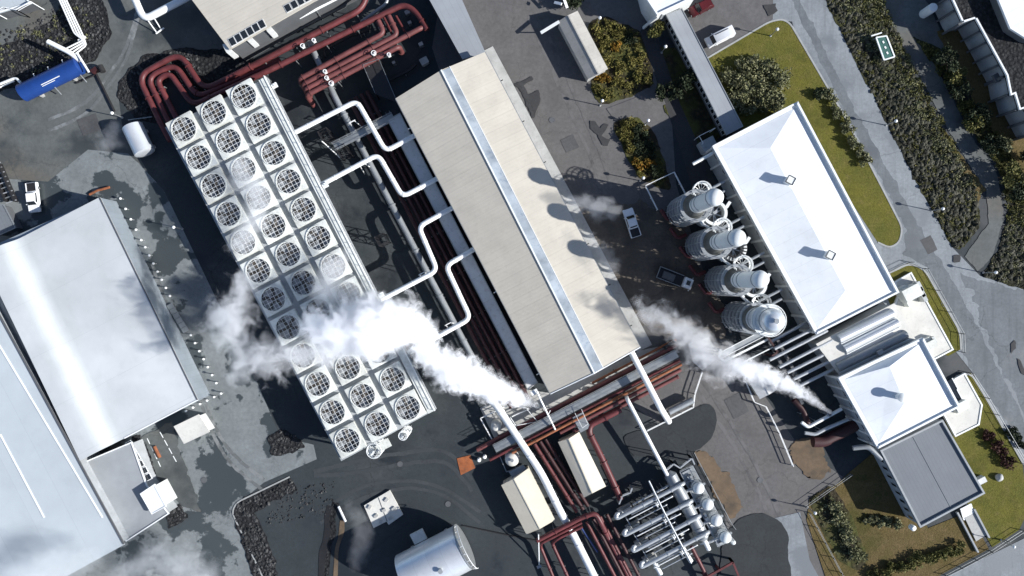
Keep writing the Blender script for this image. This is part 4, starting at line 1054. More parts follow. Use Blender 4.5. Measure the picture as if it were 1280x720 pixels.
for f in range(9): c = p.lerp(q, f/8); MB().bar(c, Vector((c.x,c.y,0)), .18).build('post', M['blackmetal'], o, 0)
# walkway loop platform
o = thing('access_platform', 'grey square stair platform on the south edge of the red rack', 'platform', P(728,527))
c = P(727,528,2.6); MB().box(c, (2.,3.,.1), ang).build('deck', M['steel'], o, 0); mb = MB()
for x, y in ((719,517),(727,512),(735,530),(728,535)): mb.bar(P(x,y,2.6), P(x,y,3.6), .07); mb.bar(P(x,y,2.6), Vector((*P2(x,y,2.6),0)), .1)
for a, b in (((719,517),(728,535)),((727,512),(735,530)),((728,535),(735,530))): mb.bar(P(*a,3.6), P(*b,3.6), .07)
mb.build('railing', M['whitepipe'], o, 0)
# mast and vent at the steam source
o = thing('vent_mast', 'tall white mast leaning over the red rack by the corner of the cream hall', 'mast', P(671,490))
MB().tube([P(671,489,5.5), P(676,500,5.2), P(694,537,3.)], .15, 8).build('mast', M['vesseltop'], o)
MB().bar(P(684,521,4), P(688,513,4), .12).build('cross_arm', M['vesseltop'], o, 0)
MB().box(P(668,490,4.8), (1.2,.8,.5), ang).build('head_box', M['whitepipe'], o, 0); MB().bar(P(669,490,4.8), Vector((*P2(669,490,4.8),0)), .2).build('post', M['steel'], o, 0)
vp = P(671,507,3.)
o = MB().lathe((vp.x,vp.y,0), [(.35,0),(.35,2.7),(.5,2.7),(.5,3.0),(.3,3.0),(.3,2.)], 14, True, False).build('steam_vent', M['steel']); tag(o, 'steaming vent stub beside the corner of the cream hall', 'steam vent')
# white main going south
pipe('vapour_main', 'very thick white pipe running south between the two cream huts', [(600,490,1.6),(618,503,3.2),(677,592,3.2),(702,643,3.2),(714,663,2.4),(750,735,2.4)], .66, 'whitepipe', bend=2, flange=9, n=16)
# framed pit left of it with tank
def frame(name, label, cat, px, z, mat, mid=True, posts=5, w_=.1, base=0):
    pts = [P(x, y, z) for x, y in px]; o = thing(name, label, cat, centre(pts))
    for a, b in zip(pts, pts[1:]):
        mb = MB(); mb.bar(a, b, w_)
        if mid: mb.bar(a-Vector((0,0,.5)), b-Vector((0,0,.5)), w_*.7)
        mb.build('rail', M[mat], o, 0)
        n = max(1, int((b-a).length/2.2))
        for k in range(n+1):
            c = a.lerp(b, k/n); MB().bar(c, Vector((c.x,c.y,base)), w_).build('post', M[mat], o, 0)
    return o
frame('railing', 'white railing of the square pit at the west end of the red rack', 'railing', [(618,555),(600.5,523),(637,506),(662,511),(640,521)], 1.4, 'whitepipe', w_=.14)
frame('railing', 'thin white railing with a hook bend beneath the steam plume', 'railing', [(659,512),(672,527),(645,532),(638,522)], 2.2, 'whitepipe', w_=.1)
def vtank(name, label, px, z, r, mat, n=20):
    p = P(px[0], px[1], z); o = thing(name, label, 'tank', (p.x,p.y,0))
    MB().lathe((p.x,p.y,0), [(r,0),(r,z*.8),(r*.85,z*.92),(r*.5,z),(0,z*1.02)], n).build('shell', M[mat], o); MB().lathe((p.x,p.y,z), [(.2,-.1),(.2,.3),(.3,.3),(.3,.4)], 10).build('nozzle', M['steel'], o); return o
vtank('condensate_tank', 'pale domed tank inside the white railed pit', (620,533), 2.4, .95, 'paleconcrete')
vtank('condensate_tank', 'pale domed tank beside the thick white pipe, north of the cream hut', (640,575), 2.6, 1.25, 'paleconcrete')
frame('railing', 'white stepped railing round the tank north of the cream hut', 'railing', [(624,569),(633,590),(646,586),(642,578)], 1.3, 'steel', w_=.1)
box_building('control_cabinet', 'small dark kiosk at the north end of the cream hut by the white pipe', [(636,590),(654,581),(660,588),(641,598)], 2.2, M['steel'], M['greypipe'], 'cabinet')
# the red pipes between and south of the huts
for k, (a, b) in enumerate((((668,555),(721,640)),((675,552),(729,637)),((682,549),(735,633)))):
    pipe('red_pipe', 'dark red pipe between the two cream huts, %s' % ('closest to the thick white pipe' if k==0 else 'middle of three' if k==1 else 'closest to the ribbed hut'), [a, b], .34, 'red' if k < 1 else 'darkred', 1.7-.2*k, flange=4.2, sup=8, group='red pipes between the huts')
pipe('red_header', 'red header crossing over the thick white pipe south of the huts', [(671,676,3.9),(727,647,3.9),(744,641,3.9),(751,653,3.6),(760,672,1.4),(790,730,1.4)], .42, 'red', bend=.9, flange=6, sup=7)
pipe('red_header', 'thinner red pipe parallel to the crossing header on its south side', [(697,735,1.4),(676,684,1.4),(676,679,3.4),(727,653,3.4)], .28, 'red', bend=.6, flange=6, sup=7)
pipe('red_pipe', 'red pipe leading off the bottom edge, left of the thick white pipe', [(716,735,1.4),(690,679,1.4),(697,673,3.),(728,658,3.)], .3, 'red', bend=.7, flange=5, sup=8)
for k in range(4):
    x = 729+k*8.5; pipe('red_pipe', 'red pipe with pale joints west of the pipe skid, %s from the thick white pipe' % ORD[k], [(x+4,652-k*3,1.6),(x+46,733-k*3,1.6)], .3, 'darkred' if k % 2 else 'red', 1.6, flange=2.6, sup=8, group='red pipes west of the skid')
o = MB().tube([P(727,660,1.), P(747,690,1.)], .18, 8).build('blue_pipe', M['blue']); tag(o, 'short blue pipe among the red pipes south of the huts', 'pipe')
pipe('red_elbow', 'thick red pipe bending south beside the ribbed hut', [(776,512,2.2),(738,531,2.2),(736,540,2.2),(752,572,2.2),(776,624,1.8)], .55, 'red', bend=1.2, flange=5, sup=8)
o = thing('thin_mast', 'thin white pole with a lamp foot beside the crossing red header', 'pole', P(674,690)); MB().tube([P(673,668,5.), P(674,706,.2)], .1, 6).build('pole', M['whitepipe'], o); MB().box(P(674,708,.2),(.8,.5,.3),.4).build('foot', M['steel'], o, 0)
# white pipes leaving the hall's south-east corner
pipe('vapour_pipe', 'thick white sloping pipe from the south corner of the cream hall to the railing', [(789,440,5.6),(826,511,4.6),(836,527,.4)], .55, 'whitepipe', bend=1, sup=0, n=14)
pipe('vapour_pipe', 'slimmer white pipe from the red rack down to the pipe skid', [(783,496,2.),(784,499,4.2),(834,594,3.)], .34, 'whitepipe', bend=.8, flange=6, sup=9)
pipe('vapour_stub', 'short silver pipe lying inside the white railing east of the rack', [(836,515,1.2),(866,500,1.2)], .6, 'steel', sup=0, n=14)
frame('railing', 'long white railing round the eastern end of the red rack', 'railing', [(809,539),(867,509.5),(869,493),(878,466)], 1.1, 'whitepipe', w_=.12)
frame('railing', 'white cranked railing west of the small hut under the thin plume', 'railing', [(933,478),(943.5,503),(958,508.5),(975,542),(992,583)], 1.1, 'whitepipe', w_=.12)
frame('railing', 'white railed rectangle at the north foot of the separators', 'railing', [(822,262),(807,232),(843,215),(858,244)], 1.1, 'whitepipe', w_=.13)
gable('valve_hut', 'small pale hut under the thin steam plume', [(935,476),(962,463),(972,487),(950,499)], ((949,469),(961.5,493)), 2.4, 3.0, M['beige'], M['annexroof'], 'hut')
o = box_building('well_slab', 'pale concrete slab at the east end of the red rack', [(860,429),(886,421),(899,446),(878,463),(866,452)], .6, M['concrete'], M['concrete'], 'concrete slab')
o = thing('steel_portal', 'black square steel frame north of the red rack end', 'frame', P(838,432))
mb = MB(); fp = [P(x,y,1.8) for x, y in ((830,434),(842,426),(849,433),(836,441))]
for i in range(4): mb.bar(fp[i], fp[(i+1)%4], .35); mb.bar(fp[i], Vector((fp[i].x,fp[i].y,0)), .3)
mb.build('frame', M['blackmetal'], o, 0); MB().box(P(840,433,1.),(1.4,1.2,.8),ang).build('core', M['walldark'], o, 0)

# ------------------------------------------------------------------ pipe skid with four domed silencers
t = thing('heat_exchanger', 'large grey drum lying under the four white headers of the pipe skid', 'drum', P(850,635))
MB().tube([P(835,590,2.4), P(838,594,2.4), P(879,671,2.4), P(881,675,2.4)], [.5,1.1,1.1,.5], 26).build('shell', M['greypipe'], t, 40)
for f in (.15,.5,.85): c = P(838,594,2.4).lerp(P(879,671,2.4), f); MB().tube([c-du*.12, c+du*.12], 1.2, 24).build('band', M['steel'], t); MB().box((c.x,c.y,.7),(1.9,.5,1.4),ang).build('saddle', M['concrete'], t, 0)
p4 = [((773,647),(853,605)),((783,668),(863,627)),((794,688),(873,646)),((804,708),(884,666))]
for k, (a, b) in enumerate(p4):
    d = Vector((b[0]-a[0], b[1]-a[1])).normalized(); n = Vector((d.y, -d.x))
    hook = [(a[0]+1.5, a[1]-5.5), (a[0]-2.5, a[1]-4.5), (a[0]-3, a[1]+.5), a]
    pipe('skid_header', 'silver skid header ending in a hook, %s from the ribbed hut' % ORD[k], [(*hook[0],1.),(*hook[0],3.2),(*hook[1],3.6),(*hook[2],3.6),(*a,3.6),(*b,3.6),(b[0]+3,b[1]-1.5,2.)], .36, 'tankgrey', bend=.5, flange=5.5, sup=5, group='headers of the pipe skid')
    pump = P(a[0]+9, a[1]-9, 1.2); o = thing('pump_set', 'small motor and valve set beside a hooked header, %s from the ribbed hut' % ORD[k], 'pump', (pump.x,pump.y,0), 'pump sets of the pipe skid')
    MB().box((pump.x,pump.y,.25),(2.6,1.2,.5),ang).build('plinth', M['concrete'], o, 0)
    MB().tube([pump-dv*.2, pump+dv*1.1], .42, 12).build('motor', M['steel'], o); MB().tube([pump-dv*.9, pump-dv*.2], .25, 10).build('coupling', M['tankgrey'], o); MB().lathe((pump.x-dv.x*.9,pump.y-dv.y*.9,.5), [(.4,0),(.4,1.),(.2,1.2)], 12).build('volute', M['whitepipe'], o)
    for s, off in (('upper',1),('lower',7)):
        a2, b2 = (a[0]+22, a[1]-6-off+ (2 if s=='lower' else 0)), (a[0]+46, a[1]-18.5-off+(2 if s=='lower' else 0))
        pipe('branch_pipe', 'thin silver branch at the %s skid header from the ribbed hut, %s one' % (ORD[k], s), [(a2[0]-6,a2[1]+3,3.),(b2[0],b2[1],3.),(b2[0]+4,b2[1]+8,3.)], .17, 'tankgrey', bend=.4, sup=0, group='branches of the pipe skid')
pipe('cross_pipe', 'long thin silver pipe crossing over the four skid headers', [(811,601,4.3),(830,640,4.3),(864,704,4.3)], .16, 'tankgrey', flange=5)
pipe('cross_pipe', 'thin silver pipe above the northernmost skid header', [(791,631,2.5),(836,607,2.5)], .2, 'tankgrey', sup=4)
pipe('skid_stub', 'white pipe stub with a rounded end at the south of the skid', [(818,703,1.6),(826,718,1.6)], .42, 'whitepipe', sup=0)
pipe('skid_stub', 'pale pipe stub below the long crossing pipe of the skid', [(853,684,1.8),(864,702,1.8)], .4, 'whitepipe', sup=0)
pipe('skid_stub', 'white end stub of the grey drum', [(877,668,2.6),(886,687,2.2)], .42, 'whitepipe', sup=0)
pipe('red_pipe', 'red pipe leaving the skid southward to the bottom edge', [(864,683,1.4),(884,722,1.4),(890,735,1.4)], .34, 'red', flange=4)
frame('pipe_portal', 'red pipe portal at the bottom edge south of the silencers', 'portal', [(882,722),(916,703),(926,727)], 2., 'red', mid=False, w_=.35)
for k in range(4):
    c0 = (774.5+k*11.2, 611.5+k*20.6)
    x, y = (774.5+k*0, 0)
    dpos = ((874.4,611.5),(886,632),(897,652),(908.3,673.5))[k]
    p = P(dpos[0], dpos[1], 4.2); o = thing('silencer', 'white domed silencer vessel, %s in its row from the brown sand' % ('northernmost' if k==0 else ORD[k]), 'silencer', (p.x,p.y,0), 'domed silencers of the pipe skid')
    MB().lathe((p.x,p.y,0), [(.98,0),(.98,3.6),(.92,3.85),(.7,4.1),(.35,4.25),(0,4.3)], 28).build('vessel', M['vesseltop'], o, 50)
    MB().ring((p.x,p.y,3.3), .98, 1.1, .12).build('collar', M['steel'], o)
    q = p-dv*2.6; MB().tube(fillet([Vector((p.x,p.y,2.2))-dv*.9, Vector((p.x,p.y,2.2))-dv*2.6, Vector((q.x,q.y,1.))-dv*1.6], .5), .28, 10).build('inlet', M['tankgrey'], o)
    MB().lathe((p.x+dv.x*1.25,p.y+dv.y*1.25,0), [(.16,0),(.16,2.9),(.24,2.9),(.24,3.)], 10).build('drain_pot', M['steel'], o)
p = P(917.5,679,3.); o = MB().lathe((p.x,p.y,0), [(.42,0),(.42,2.7),(.3,2.9),(0,3.)], 16).build('drip_pot', M['vesseltop']); tag(o, 'small white round pot next to the last domed silencer', 'pot')
# grating deck along the silencers
o = thing('skid_deck', 'grey grating deck with rails between the drum and the domed silencers', 'deck', P(880,640))
dp = [P2(x,y,1.6) for x, y in ((850,590),(866,582),(915,676),(897,684))]
MB().prism(dp, 1.5, 1.6).build('grating', M['steel'], o, 0)
for a, b in (((850,590),(866,582)),((866,582),(918,680)),((850,590),(899,684))):
    mb = MB(); pa, pb = P(*a,2.6), P(*b,2.6); mb.bar(pa, pb, .06); mb.bar(pa-Vector((0,0,.5)), pb-Vector((0,0,.5)), .05)
    n = int((pb-pa).length/1.6)+1
    for k in range(n+1): c = pa.lerp(pb, k/n); mb.bar(c, c-Vector((0,0,2.6)), .06)
    mb.build('railing', M['tankgrey'], o, 0)
for k in range(9):
    f = k/8; a, b = lerp((853,592),(899,680),f), lerp((864,586),(911,674),f)
    MB().bar(P(*a,1.9), P(*b,1.9), .12 if k % 2 else .3, .3).build('cross_beam', M['tankgrey'], o, 0)
for k in range(14):
    x, y = lerp((856,592),(900,676), rng.random()); x += rng.uniform(-2,7); y += rng.uniform(-2,3); p = P(x,y,2.)
    MB().box((p.x,p.y,1.9),(rng.uniform(.3,.8),rng.uniform(.3,.7),rng.uniform(.4,1.)),ang).build('fitting', M[rng.choice(['steel','whitepipe','tankgrey'])], o, 0)
frame('valve_rack', 'tangled grey valve rack on the north corner of the pipe skid', 'frame', [(833,588),(842,580),(850,585),(865,573),(868,580)], 2.4, 'tankgrey', w_=.22)
frame('valve_rack', 'small grey bracket frame between the ribbed hut and the first hooked header', 'frame', [(774,630),(778,620),(788,616),(790,611)], 2.6, 'tankgrey', mid=True, w_=.2)
for k in range(3):
    a, b = p4[k][0], p4[k+1][0]; frame('pipe_bracket', 'grey bracket tying two hooked headers together, %s from the ribbed hut' % ORD[k], 'bracket', [(a[0]+10,a[1]+1),(b[0]+8,b[1]-6),(b[0]+3,b[1]-3)], 2.6, 'tankgrey', mid=True, w_=.16)
# kerb of the skid yard
frame('guard_cable', 'thin dark double cable barrier along the brown sand', 'barrier', [(868,566),(915,655),(920,662)], .8, 'steel', w_=.07)

# ------------------------------------------------------------------ four steam separators
gs = 'steam separators by the white hall'
SEP = [(850,266,23.4,1.28,'tall white domed separator with an open silencer drum, nearest the covered walkway'),
       (873,308,23.4,1.28,'tall separator whose silencer drum shows dark radial slats'),
       (897,351,23.4,1.28,'tall white domed separator with an open drum, next to the wide silver one'),
       (918,395,20.6,1.85,'widest separator with a silver dome, southernmost of the row')]
for k, (x, y, h, r, lab) in enumerate(SEP):
    g = P(x, y, 0); t = thing('steam_separator', lab, 'separator', (g.x,g.y,0), gs); c = (g.x,g.y,0)
    mt = 'vesseldark'; hb = 11.6
    MB().lathe(c, [(2.1,0),(2.1,hb-2.4),(r+.35,hb-.3),(r,hb+.4)], 32, True, False).build('lower_vessel', M[mt], t, 40)
    MB().lathe(c, [(r,hb+.4),(r,h-r*.75),(r*.93,h-r*.45),(r*.72,h-r*.2),(r*.4,h-.05),(0,h)], 36, False, False).build('upper_vessel', M['vesseltop' if k < 3 else 'tank'], t, 40)
    for z in ((hb+1.5, 15, h-r*.8-.4) if k < 3 else (hb+1.5, h-2.2)):
        MB().ring((g.x,g.y,z), r, r+.09, .16).build('band', M['steel'], t)
    # caged stair round the lower vessel
    rc = 2.6; mb = MB()
    cage = None
    for z in (1.2,3.2,5.2,7.2,9.2,11.2):
        MB().ring((g.x,g.y,z-.05), 2.13, rc, .08, 30).build('gallery', M['vessel'], t, 0) if z > 2 else None
        mb.torus((g.x,g.y,z), rc, .06, 30, 6); mb.torus((g.x,g.y,z+.6), rc, .045, 30, 6)
    for q in range(14):
        a = 2*math.pi*q/14; d = Vector((math.cos(a)*rc, math.sin(a)*rc, 0)); mb.bar(g+d, g+d+Vector((0,0,11.9)), .065)
        if q % 2: mb.bar(g+d+Vector((0,0,1.2)), g+Vector((math.cos(a+.45)*rc, math.sin(a+.45)*rc, 5.2)), .06)
    mb.build('cage', M['tankgrey'], t, 30)
    mb = MB(); prev = None
    for q in range(84):                                 # one continuous stepped flight
        a = (q//2+q%2)*.16*2+1.; dd = Vector((math.cos(a), math.sin(a), 0)); pz = g+Vector((0,0,.4+(q//2)*.27))
        cur = [mb.bm.verts.new(pz+dd*2.12), mb.bm.verts.new(pz+dd*2.55)]
        if prev: mb.bm.faces.new((prev[0], prev[1], cur[1], cur[0]))
        prev = cur
    mb.build('stair_treads', M['tankgrey'], t, 0)
    # upper small platform cage to the north
    pn_ = g+Vector((1.1,2.5,0)); mb = MB(); mb.ring((pn_.x,pn_.y,10.2), 1.2, 1.5, .08, 16)
    for z in (10.8,11.3): mb.torus((pn_.x,pn_.y,z), 1.5, .08, 18, 5)
    for q in range(12): a = q*.5236; d = Vector((1.5*math.cos(a),1.5*math.sin(a),0)); mb.bar(pn_+d+Vector((0,0,10.2)), pn_+d+Vector((0,0,11.3)), .07); mb.bar(pn_+d*.2+Vector((0,0,10.25)), pn_+d+Vector((0,0,10.9)), .06)
    mb.build('top_platform', M['vesseltop' if k < 3 else 'steel'], t, 0)
    MB().bar(pn_+Vector((0,0,10.2)), Vector((pn_.x,pn_.y,0)), .25).build('platform_post', M['steel'], t, 0)
    for q in (0,1): MB().tube([g+Vector((1.6,-1.4-q*.4,7.5)), g+Vector((2.2,-2.3-q*.6,7.5))], .3, 10).build('nozzle', M['vesseltop'], t)
    if k < 3:
        sc = g+Vector((4.25,-.75,0)); hs = 7.2; ri, ro = 1.62, 2.12
        s = thing('silencer_drum', 'open topped white silencer drum %s' % ('beside the northernmost separator' if k==0 else 'with dark radial slats inside its rim' if k==1 else 'beside the separator next to the silver one'), 'silencer', (sc.x,sc.y,0), 'open silencer drums')
        MB().lathe((sc.x,sc.y,0), [(ro-.3,0),(ro-.3,hs-1.2),(ro,hs-1),(ro,hs),(ri,hs),(ri,hs-.5),(ri-.1,hs-1.6)], 36, True, False).build('drum', M['vesseltop' if k != 1 else 'vesseltop'], s, 30)
        MB().lathe((sc.x,sc.y,hs-1.6), [(0,0),(ri-.1,0)], 30, False, False).build('grid_floor', M['walldark'], s, 0)
        mb = MB()
        if k == 1:
            for q in range(22): a = q*.2856; d = Vector((math.cos(a), math.sin(a), 0)); mb.bar(sc+d*1.15+Vector((0,0,hs+.06)), sc+d*2.1+Vector((0,0,hs+.06)), .2, .1)
            mb.build('slats', M['blackmetal'], s, 0); mb = MB()
        for q in range(5): a = q*1.2+.4; d = Vector((math.cos(a), math.sin(a), 0)); mb.bar(sc-d*1.4+Vector((0,0,hs-.9)), sc+d*1.4+Vector((0,0,hs-.9-.1*q)), .16, .12)
        mb.box((sc.x+.3,sc.y+.2,hs-.8),(.8,.5,.4),.6); mb.build('inner_beams', M['tankgrey'], s, 0)
        MB().bar(sc+Vector((1.95,.9,hs-.3)), sc+Vector((2.6,1.9,hs-.3)), .5, .4).build('bracket', M['vesseltop'], s, 0)
        # cross pipe linking to the next unit
        n_ = P(*SEP[k+1][:2], 0); mid = (g+n_)/2+Vector((.6,.2,0))
        pth = fillet([g+Vector((.9,-1.7,8)), mid+Vector((-.2,0,8.3)), n_+Vector((.6,2.,8.3))], 1.2)
        o = MB().tube(pth, .22, 10).build('balance_pipe', M['whitepipe']); tag(o, 'curved pale pipe linking two separators, %s' % ('the northern pair' if k==0 else 'the middle pair' if k==1 else 'the southern pair'), 'pipe')
    else:
        mb = MB()
        for z in (17.,18.): mb.torus((g.x,g.y,z), 2.5, .07, 30, 5)
        for q in range(14): a = q*.449; d = Vector((2.5*math.cos(a),2.5*math.sin(a),0)); mb.bar(g+d+Vector((0,0,17)), g+d+Vector((0,0,18)), .06)
        mb.ring((g.x,g.y,16.9), 1.86, 2.5, .07, 30); mb.build('top_gallery', M['vesseltop'], t, 0)
        MB().tube([g+Vector((-.2,-1.7,8.2)), g+Vector((-.4,-2.4,8.2))], .55, 14).build('manway', M['tankgrey'], t)
        MB().lathe((g.x,g.y,h), [(.25,-.2),(.25,.3),(.4,.3),(.4,.42)], 14).build('crown_nozzle', M['steel'], t)
    # inlet pipes to the hall
    for s_, lab2 in ((0,'upper'),(1,'lower')):
        e0 = g+Vector((.8,1.9-1.6*s_,5.8)); e1 = e0+Vector((.886,.463,0))*6.2
        o = MB().tube([e0, e1], .24, 10).build('inlet_pipe', M['greypipe']); tag(o, 'grey pipe from separator to white hall, %s of the %s pair from the walkway' % (lab2, ORD[k]), 'pipe', 'pipes between separators and the white hall')
# red base pipework in the shade under the separators
for k in range(6):
    f = k/5; a = lerp((826,262),(886,378), f)
    pipe('red_pipe', 'dark red stub west of the separators, %s from the white railed rectangle' % ORD[k], [(a[0],a[1],1.),(a[0]+9,a[1]+13,1.),(a[0]+20,a[1]+8,1.)], .34, 'red', bend=.6, sup=0, flange=1.6, group='red stubs below the separators')
# trays and shaded pipes south of the separators
for k, (a, b, wd) in enumerate((((901,444),(953,417),.9),((905,452),(960,424),.35),((919,458),(968,433),.2))):
    o = thing('cable_tray', 'pale cable tray south of the silver separator, %s' % ('widest' if k==0 else 'narrow one beside the widest' if k==1 else 'thinnest'), 'cable tray', P(930,435))
    p, q = P(*a,4.6), P(*b,4.6); MB().bar(p, q, wd, .1).build('tray', M['vesseltop' if k else 'steel'], o, 0)
    for f in (.05,.35,.65,.95): c = p.lerp(q, f); MB().bar(c, Vector((c.x,c.y,0)), .15).build('post', M['steel'], o, 0)
    if k == 0:
        for s in (-.5,.5): MB().bar(p+du*s+Vector((0,0,.1)), q+du*s+Vector((0,0,.1)), .12, .2).build('side_rail', M['vesseltop'], o, 0)
o = frame('tray_end', 'pale square tray end frame in front of the silver separator tray', 'frame', [(901,438),(899,446),(906,452),(911,447)], 4.6, 'vesseltop', mid=False, w_=.35)
for k, (a, b) in enumerate((((968,436),(1030,404)),((962,450),(1034,413)),((974,459),(1040,425)),((984,466),(1044,436)),((992,474),(1046,447)),((962,428),(1010,402)),((1000,482),(1050,457)))):
    pipe('shaded_pipe', 'grey pipe running into the link block wall, %s' % ['second from the silver separator','third from the silver separator','fourth from the silver separator','fifth from the silver separator','sixth from the silver separator','closest to the silver separator','last before the thin plume'][k], [a, b], .3, 'tankgrey', 5.2-.2*k, flange=4, sup=6, supmat='blackmetal', group='grey pipes into the link block')
for k, x in enumerate((0, 9)):
    o = MB().bar(P(955+x,415-x*.5,3.6), P(1003+x,505-x*.5,3.6), .5, .4).build('pipe_beam', M['walldark'], None, 0); tag(o, 'dark beam carrying the shaded pipes, the %s one' % ('western' if k==0 else 'eastern'), 'beam')
frame('red_bracket', 'dark red bracket frame with a pale edge south of the silver separator', 'frame', [(957,417),(972,440),(965,445)], 5., 'darkred', mid=False, w_=.3)
# lower group by the smaller hall
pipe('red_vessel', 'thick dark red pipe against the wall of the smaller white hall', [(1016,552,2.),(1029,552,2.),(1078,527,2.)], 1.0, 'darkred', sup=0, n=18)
pipe('vapour_pipe', 'pale angled pipe beside the source of the thin plume', [(1002,528,3.4),(1010,534,3.4),(1052,511,3.4)], .3, 'whitepipe', bend=.5)
pipe('vapour_pipe', 'pale angled pipe just south of the thin plume source', [(1006,541,3.),(1019,543,3.),(1032,536,3.),(1060,524,3.)], .32, 'tankgrey', bend=.5)
pipe('red_pipe', 'dark red pipe behind the base of the thin plume', [(992,500,2.),(1004,512,2.),(1010,530,2.)], .5, 'darkred', bend=.8)
v2 = P(1037,518,4.); o = MB().lathe((v2.x,v2.y,0), [(.3,0),(.3,3.8),(.45,3.8),(.45,4.),(.28,4.),(.28,3.)], 14, True, False).build('steam_vent', M['steel']); tag(o, 'steaming vent stub beside the smaller white hall', 'steam vent')
pipe('wall_pipe', 'grey pipe bundle bent down the wall below the smaller white hall', [(1066,560,4.),(1085,558,4.4),(1102,574,4.4)], .45, 'greypipe', bend=.8, sup=0)
pipe('flue', 'pale pole sticking out from the wall of the large white hall', [(866,205,5.4),(892,191,5.6)], .28, 'vesseltop', sup=0)
o = thing('corner_stair', 'small grey stair box with thin white rail at the large white hall', 'stair', P(880,185))
c = P(886,180,2.6); MB().box((c.x,c.y,1.3),(2.6,2.,2.6),ang).build('landing', M['wallgrey'], o, 0)
fr = [P(x,y,3.6) for x, y in ((894,160),(874,170),(879,179))]; mb = MB()
for a, b in zip(fr, fr[1:]): mb.bar(a, b, .08)
for a in fr: mb.bar(a, Vector((a.x,a.y,0)), .08)
mb.build('rail', M['whitepipe'], o, 0)

# small fittings that crowd the skid and the shaded strip by the halls
FT = [('elbow stub','elbow_stub'),('flow meter','flow_meter'),('junction box','junction_box')]
spots = [((786,640),'between the first two hooked headers, near their hooks'),((800,634),'between the first two hooked headers, mid length'),((796,660),'between the second and third hooked headers, near their hooks'),((812,652),'between the second and third hooked headers, mid length'),
         ((807,681),'between the last two hooked headers, near their hooks'),((823,672),'between the last two hooked headers, mid length'),((832,624),'beside the grey drum at its north end'),((842,646),'beside the grey drum above the second header'),((853,667),'beside the grey drum below the third header')]
for k, (q, where) in enumerate(spots):
    nm, on = FT[k % 3]; p = P(q[0], q[1], 1.6); o = thing(on, 'small grey %s %s' % (nm, where), nm, (p.x,p.y,0), 'small fittings of the pipe skid')
    if k % 3 == 0:
        MB().tube(fillet([Vector((p.x,p.y,0)), Vector((p.x,p.y,1.7)), Vector((p.x,p.y,1.7))+dv*1.3], .4), .2, 10).build('bend', M['tankgrey'], o); MB().tube([Vector((p.x,p.y,1.7))+dv*1.2, Vector((p.x,p.y,1.7))+dv*1.35], .32, 12).build('flange', M['steel'], o)
    elif k % 3 == 1:
        MB().tube([Vector((p.x,p.y,1.5))-dv*.6, Vector((p.x,p.y,1.5))+dv*.6], .22, 10).build('body', M['whitepipe'], o); MB().lathe((p.x,p.y,1.6), [(.12,0),(.12,.5),(.28,.5),(.28,.75)], 10).build('head', M['steel'], o); MB().bar(Vector((p.x,p.y,0)), Vector((p.x,p.y,1.4)), .15).build('post', M['steel'], o, 0)
    else:
        MB().box((p.x,p.y,1.4),(.8,.5,.7),ang).build('case', M['fanwhite'], o, 0); MB().bar(Vector((p.x,p.y,0)), Vector((p.x,p.y,1.1)), .14).build('post', M['steel'], o, 0)
for k, (x, y, r_, lab) in enumerate(((500,580,.4,'on the dark yard south of the spiral stair'),(560,630,.4,'on the dark yard above the big silver cylinder'),(720,60,.42,'on the grey yard west of the long low shed'),(690,150,.42,'on the grey yard beside the cream hall'),(255,600,.42,'on the damp paving west of the lava bed'),(1180,380,.4,'on the road beside the transformer terrace'),(950,600,.42,'on the grey yard east of the brown sand'))):
    p = P(x,y,0); o = MB().lathe((p.x,p.y,0), [(r_*1.25,0),(r_*1.25,.08),(r_,.08),(r_,.06),(0,.06)], 20, True, False).build('manhole_cover', M['walldark']); tag(o, 'round manhole cover '+lab, 'manhole cover')

for k, (a, b) in enumerate(p4):
    for q in range(2):
        x0, y0 = lerp(a, b, .12+.1*q); x1, y1 = lerp(a, b, .8-.12*q); o_ = 8+q*6
        pipe('thin_line', 'hair thin silver line south of the %s skid header, %s one' % (ORD[k], 'nearer' if q == 0 else 'farther'), [(x0+o_*.46,y0+o_*.88,1.),(x0+o_*.46,y0+o_*.88,3.5-.2*q),(x1+o_*.46,y1+o_*.88,3.5-.2*q),(x1+o_*.46,y1+o_*.88,1.2)], .1, 'tankgrey' if q else 'whitepipe', bend=.3, sup=0, n=6, flange=2.2, group='thin lines of the pipe skid')
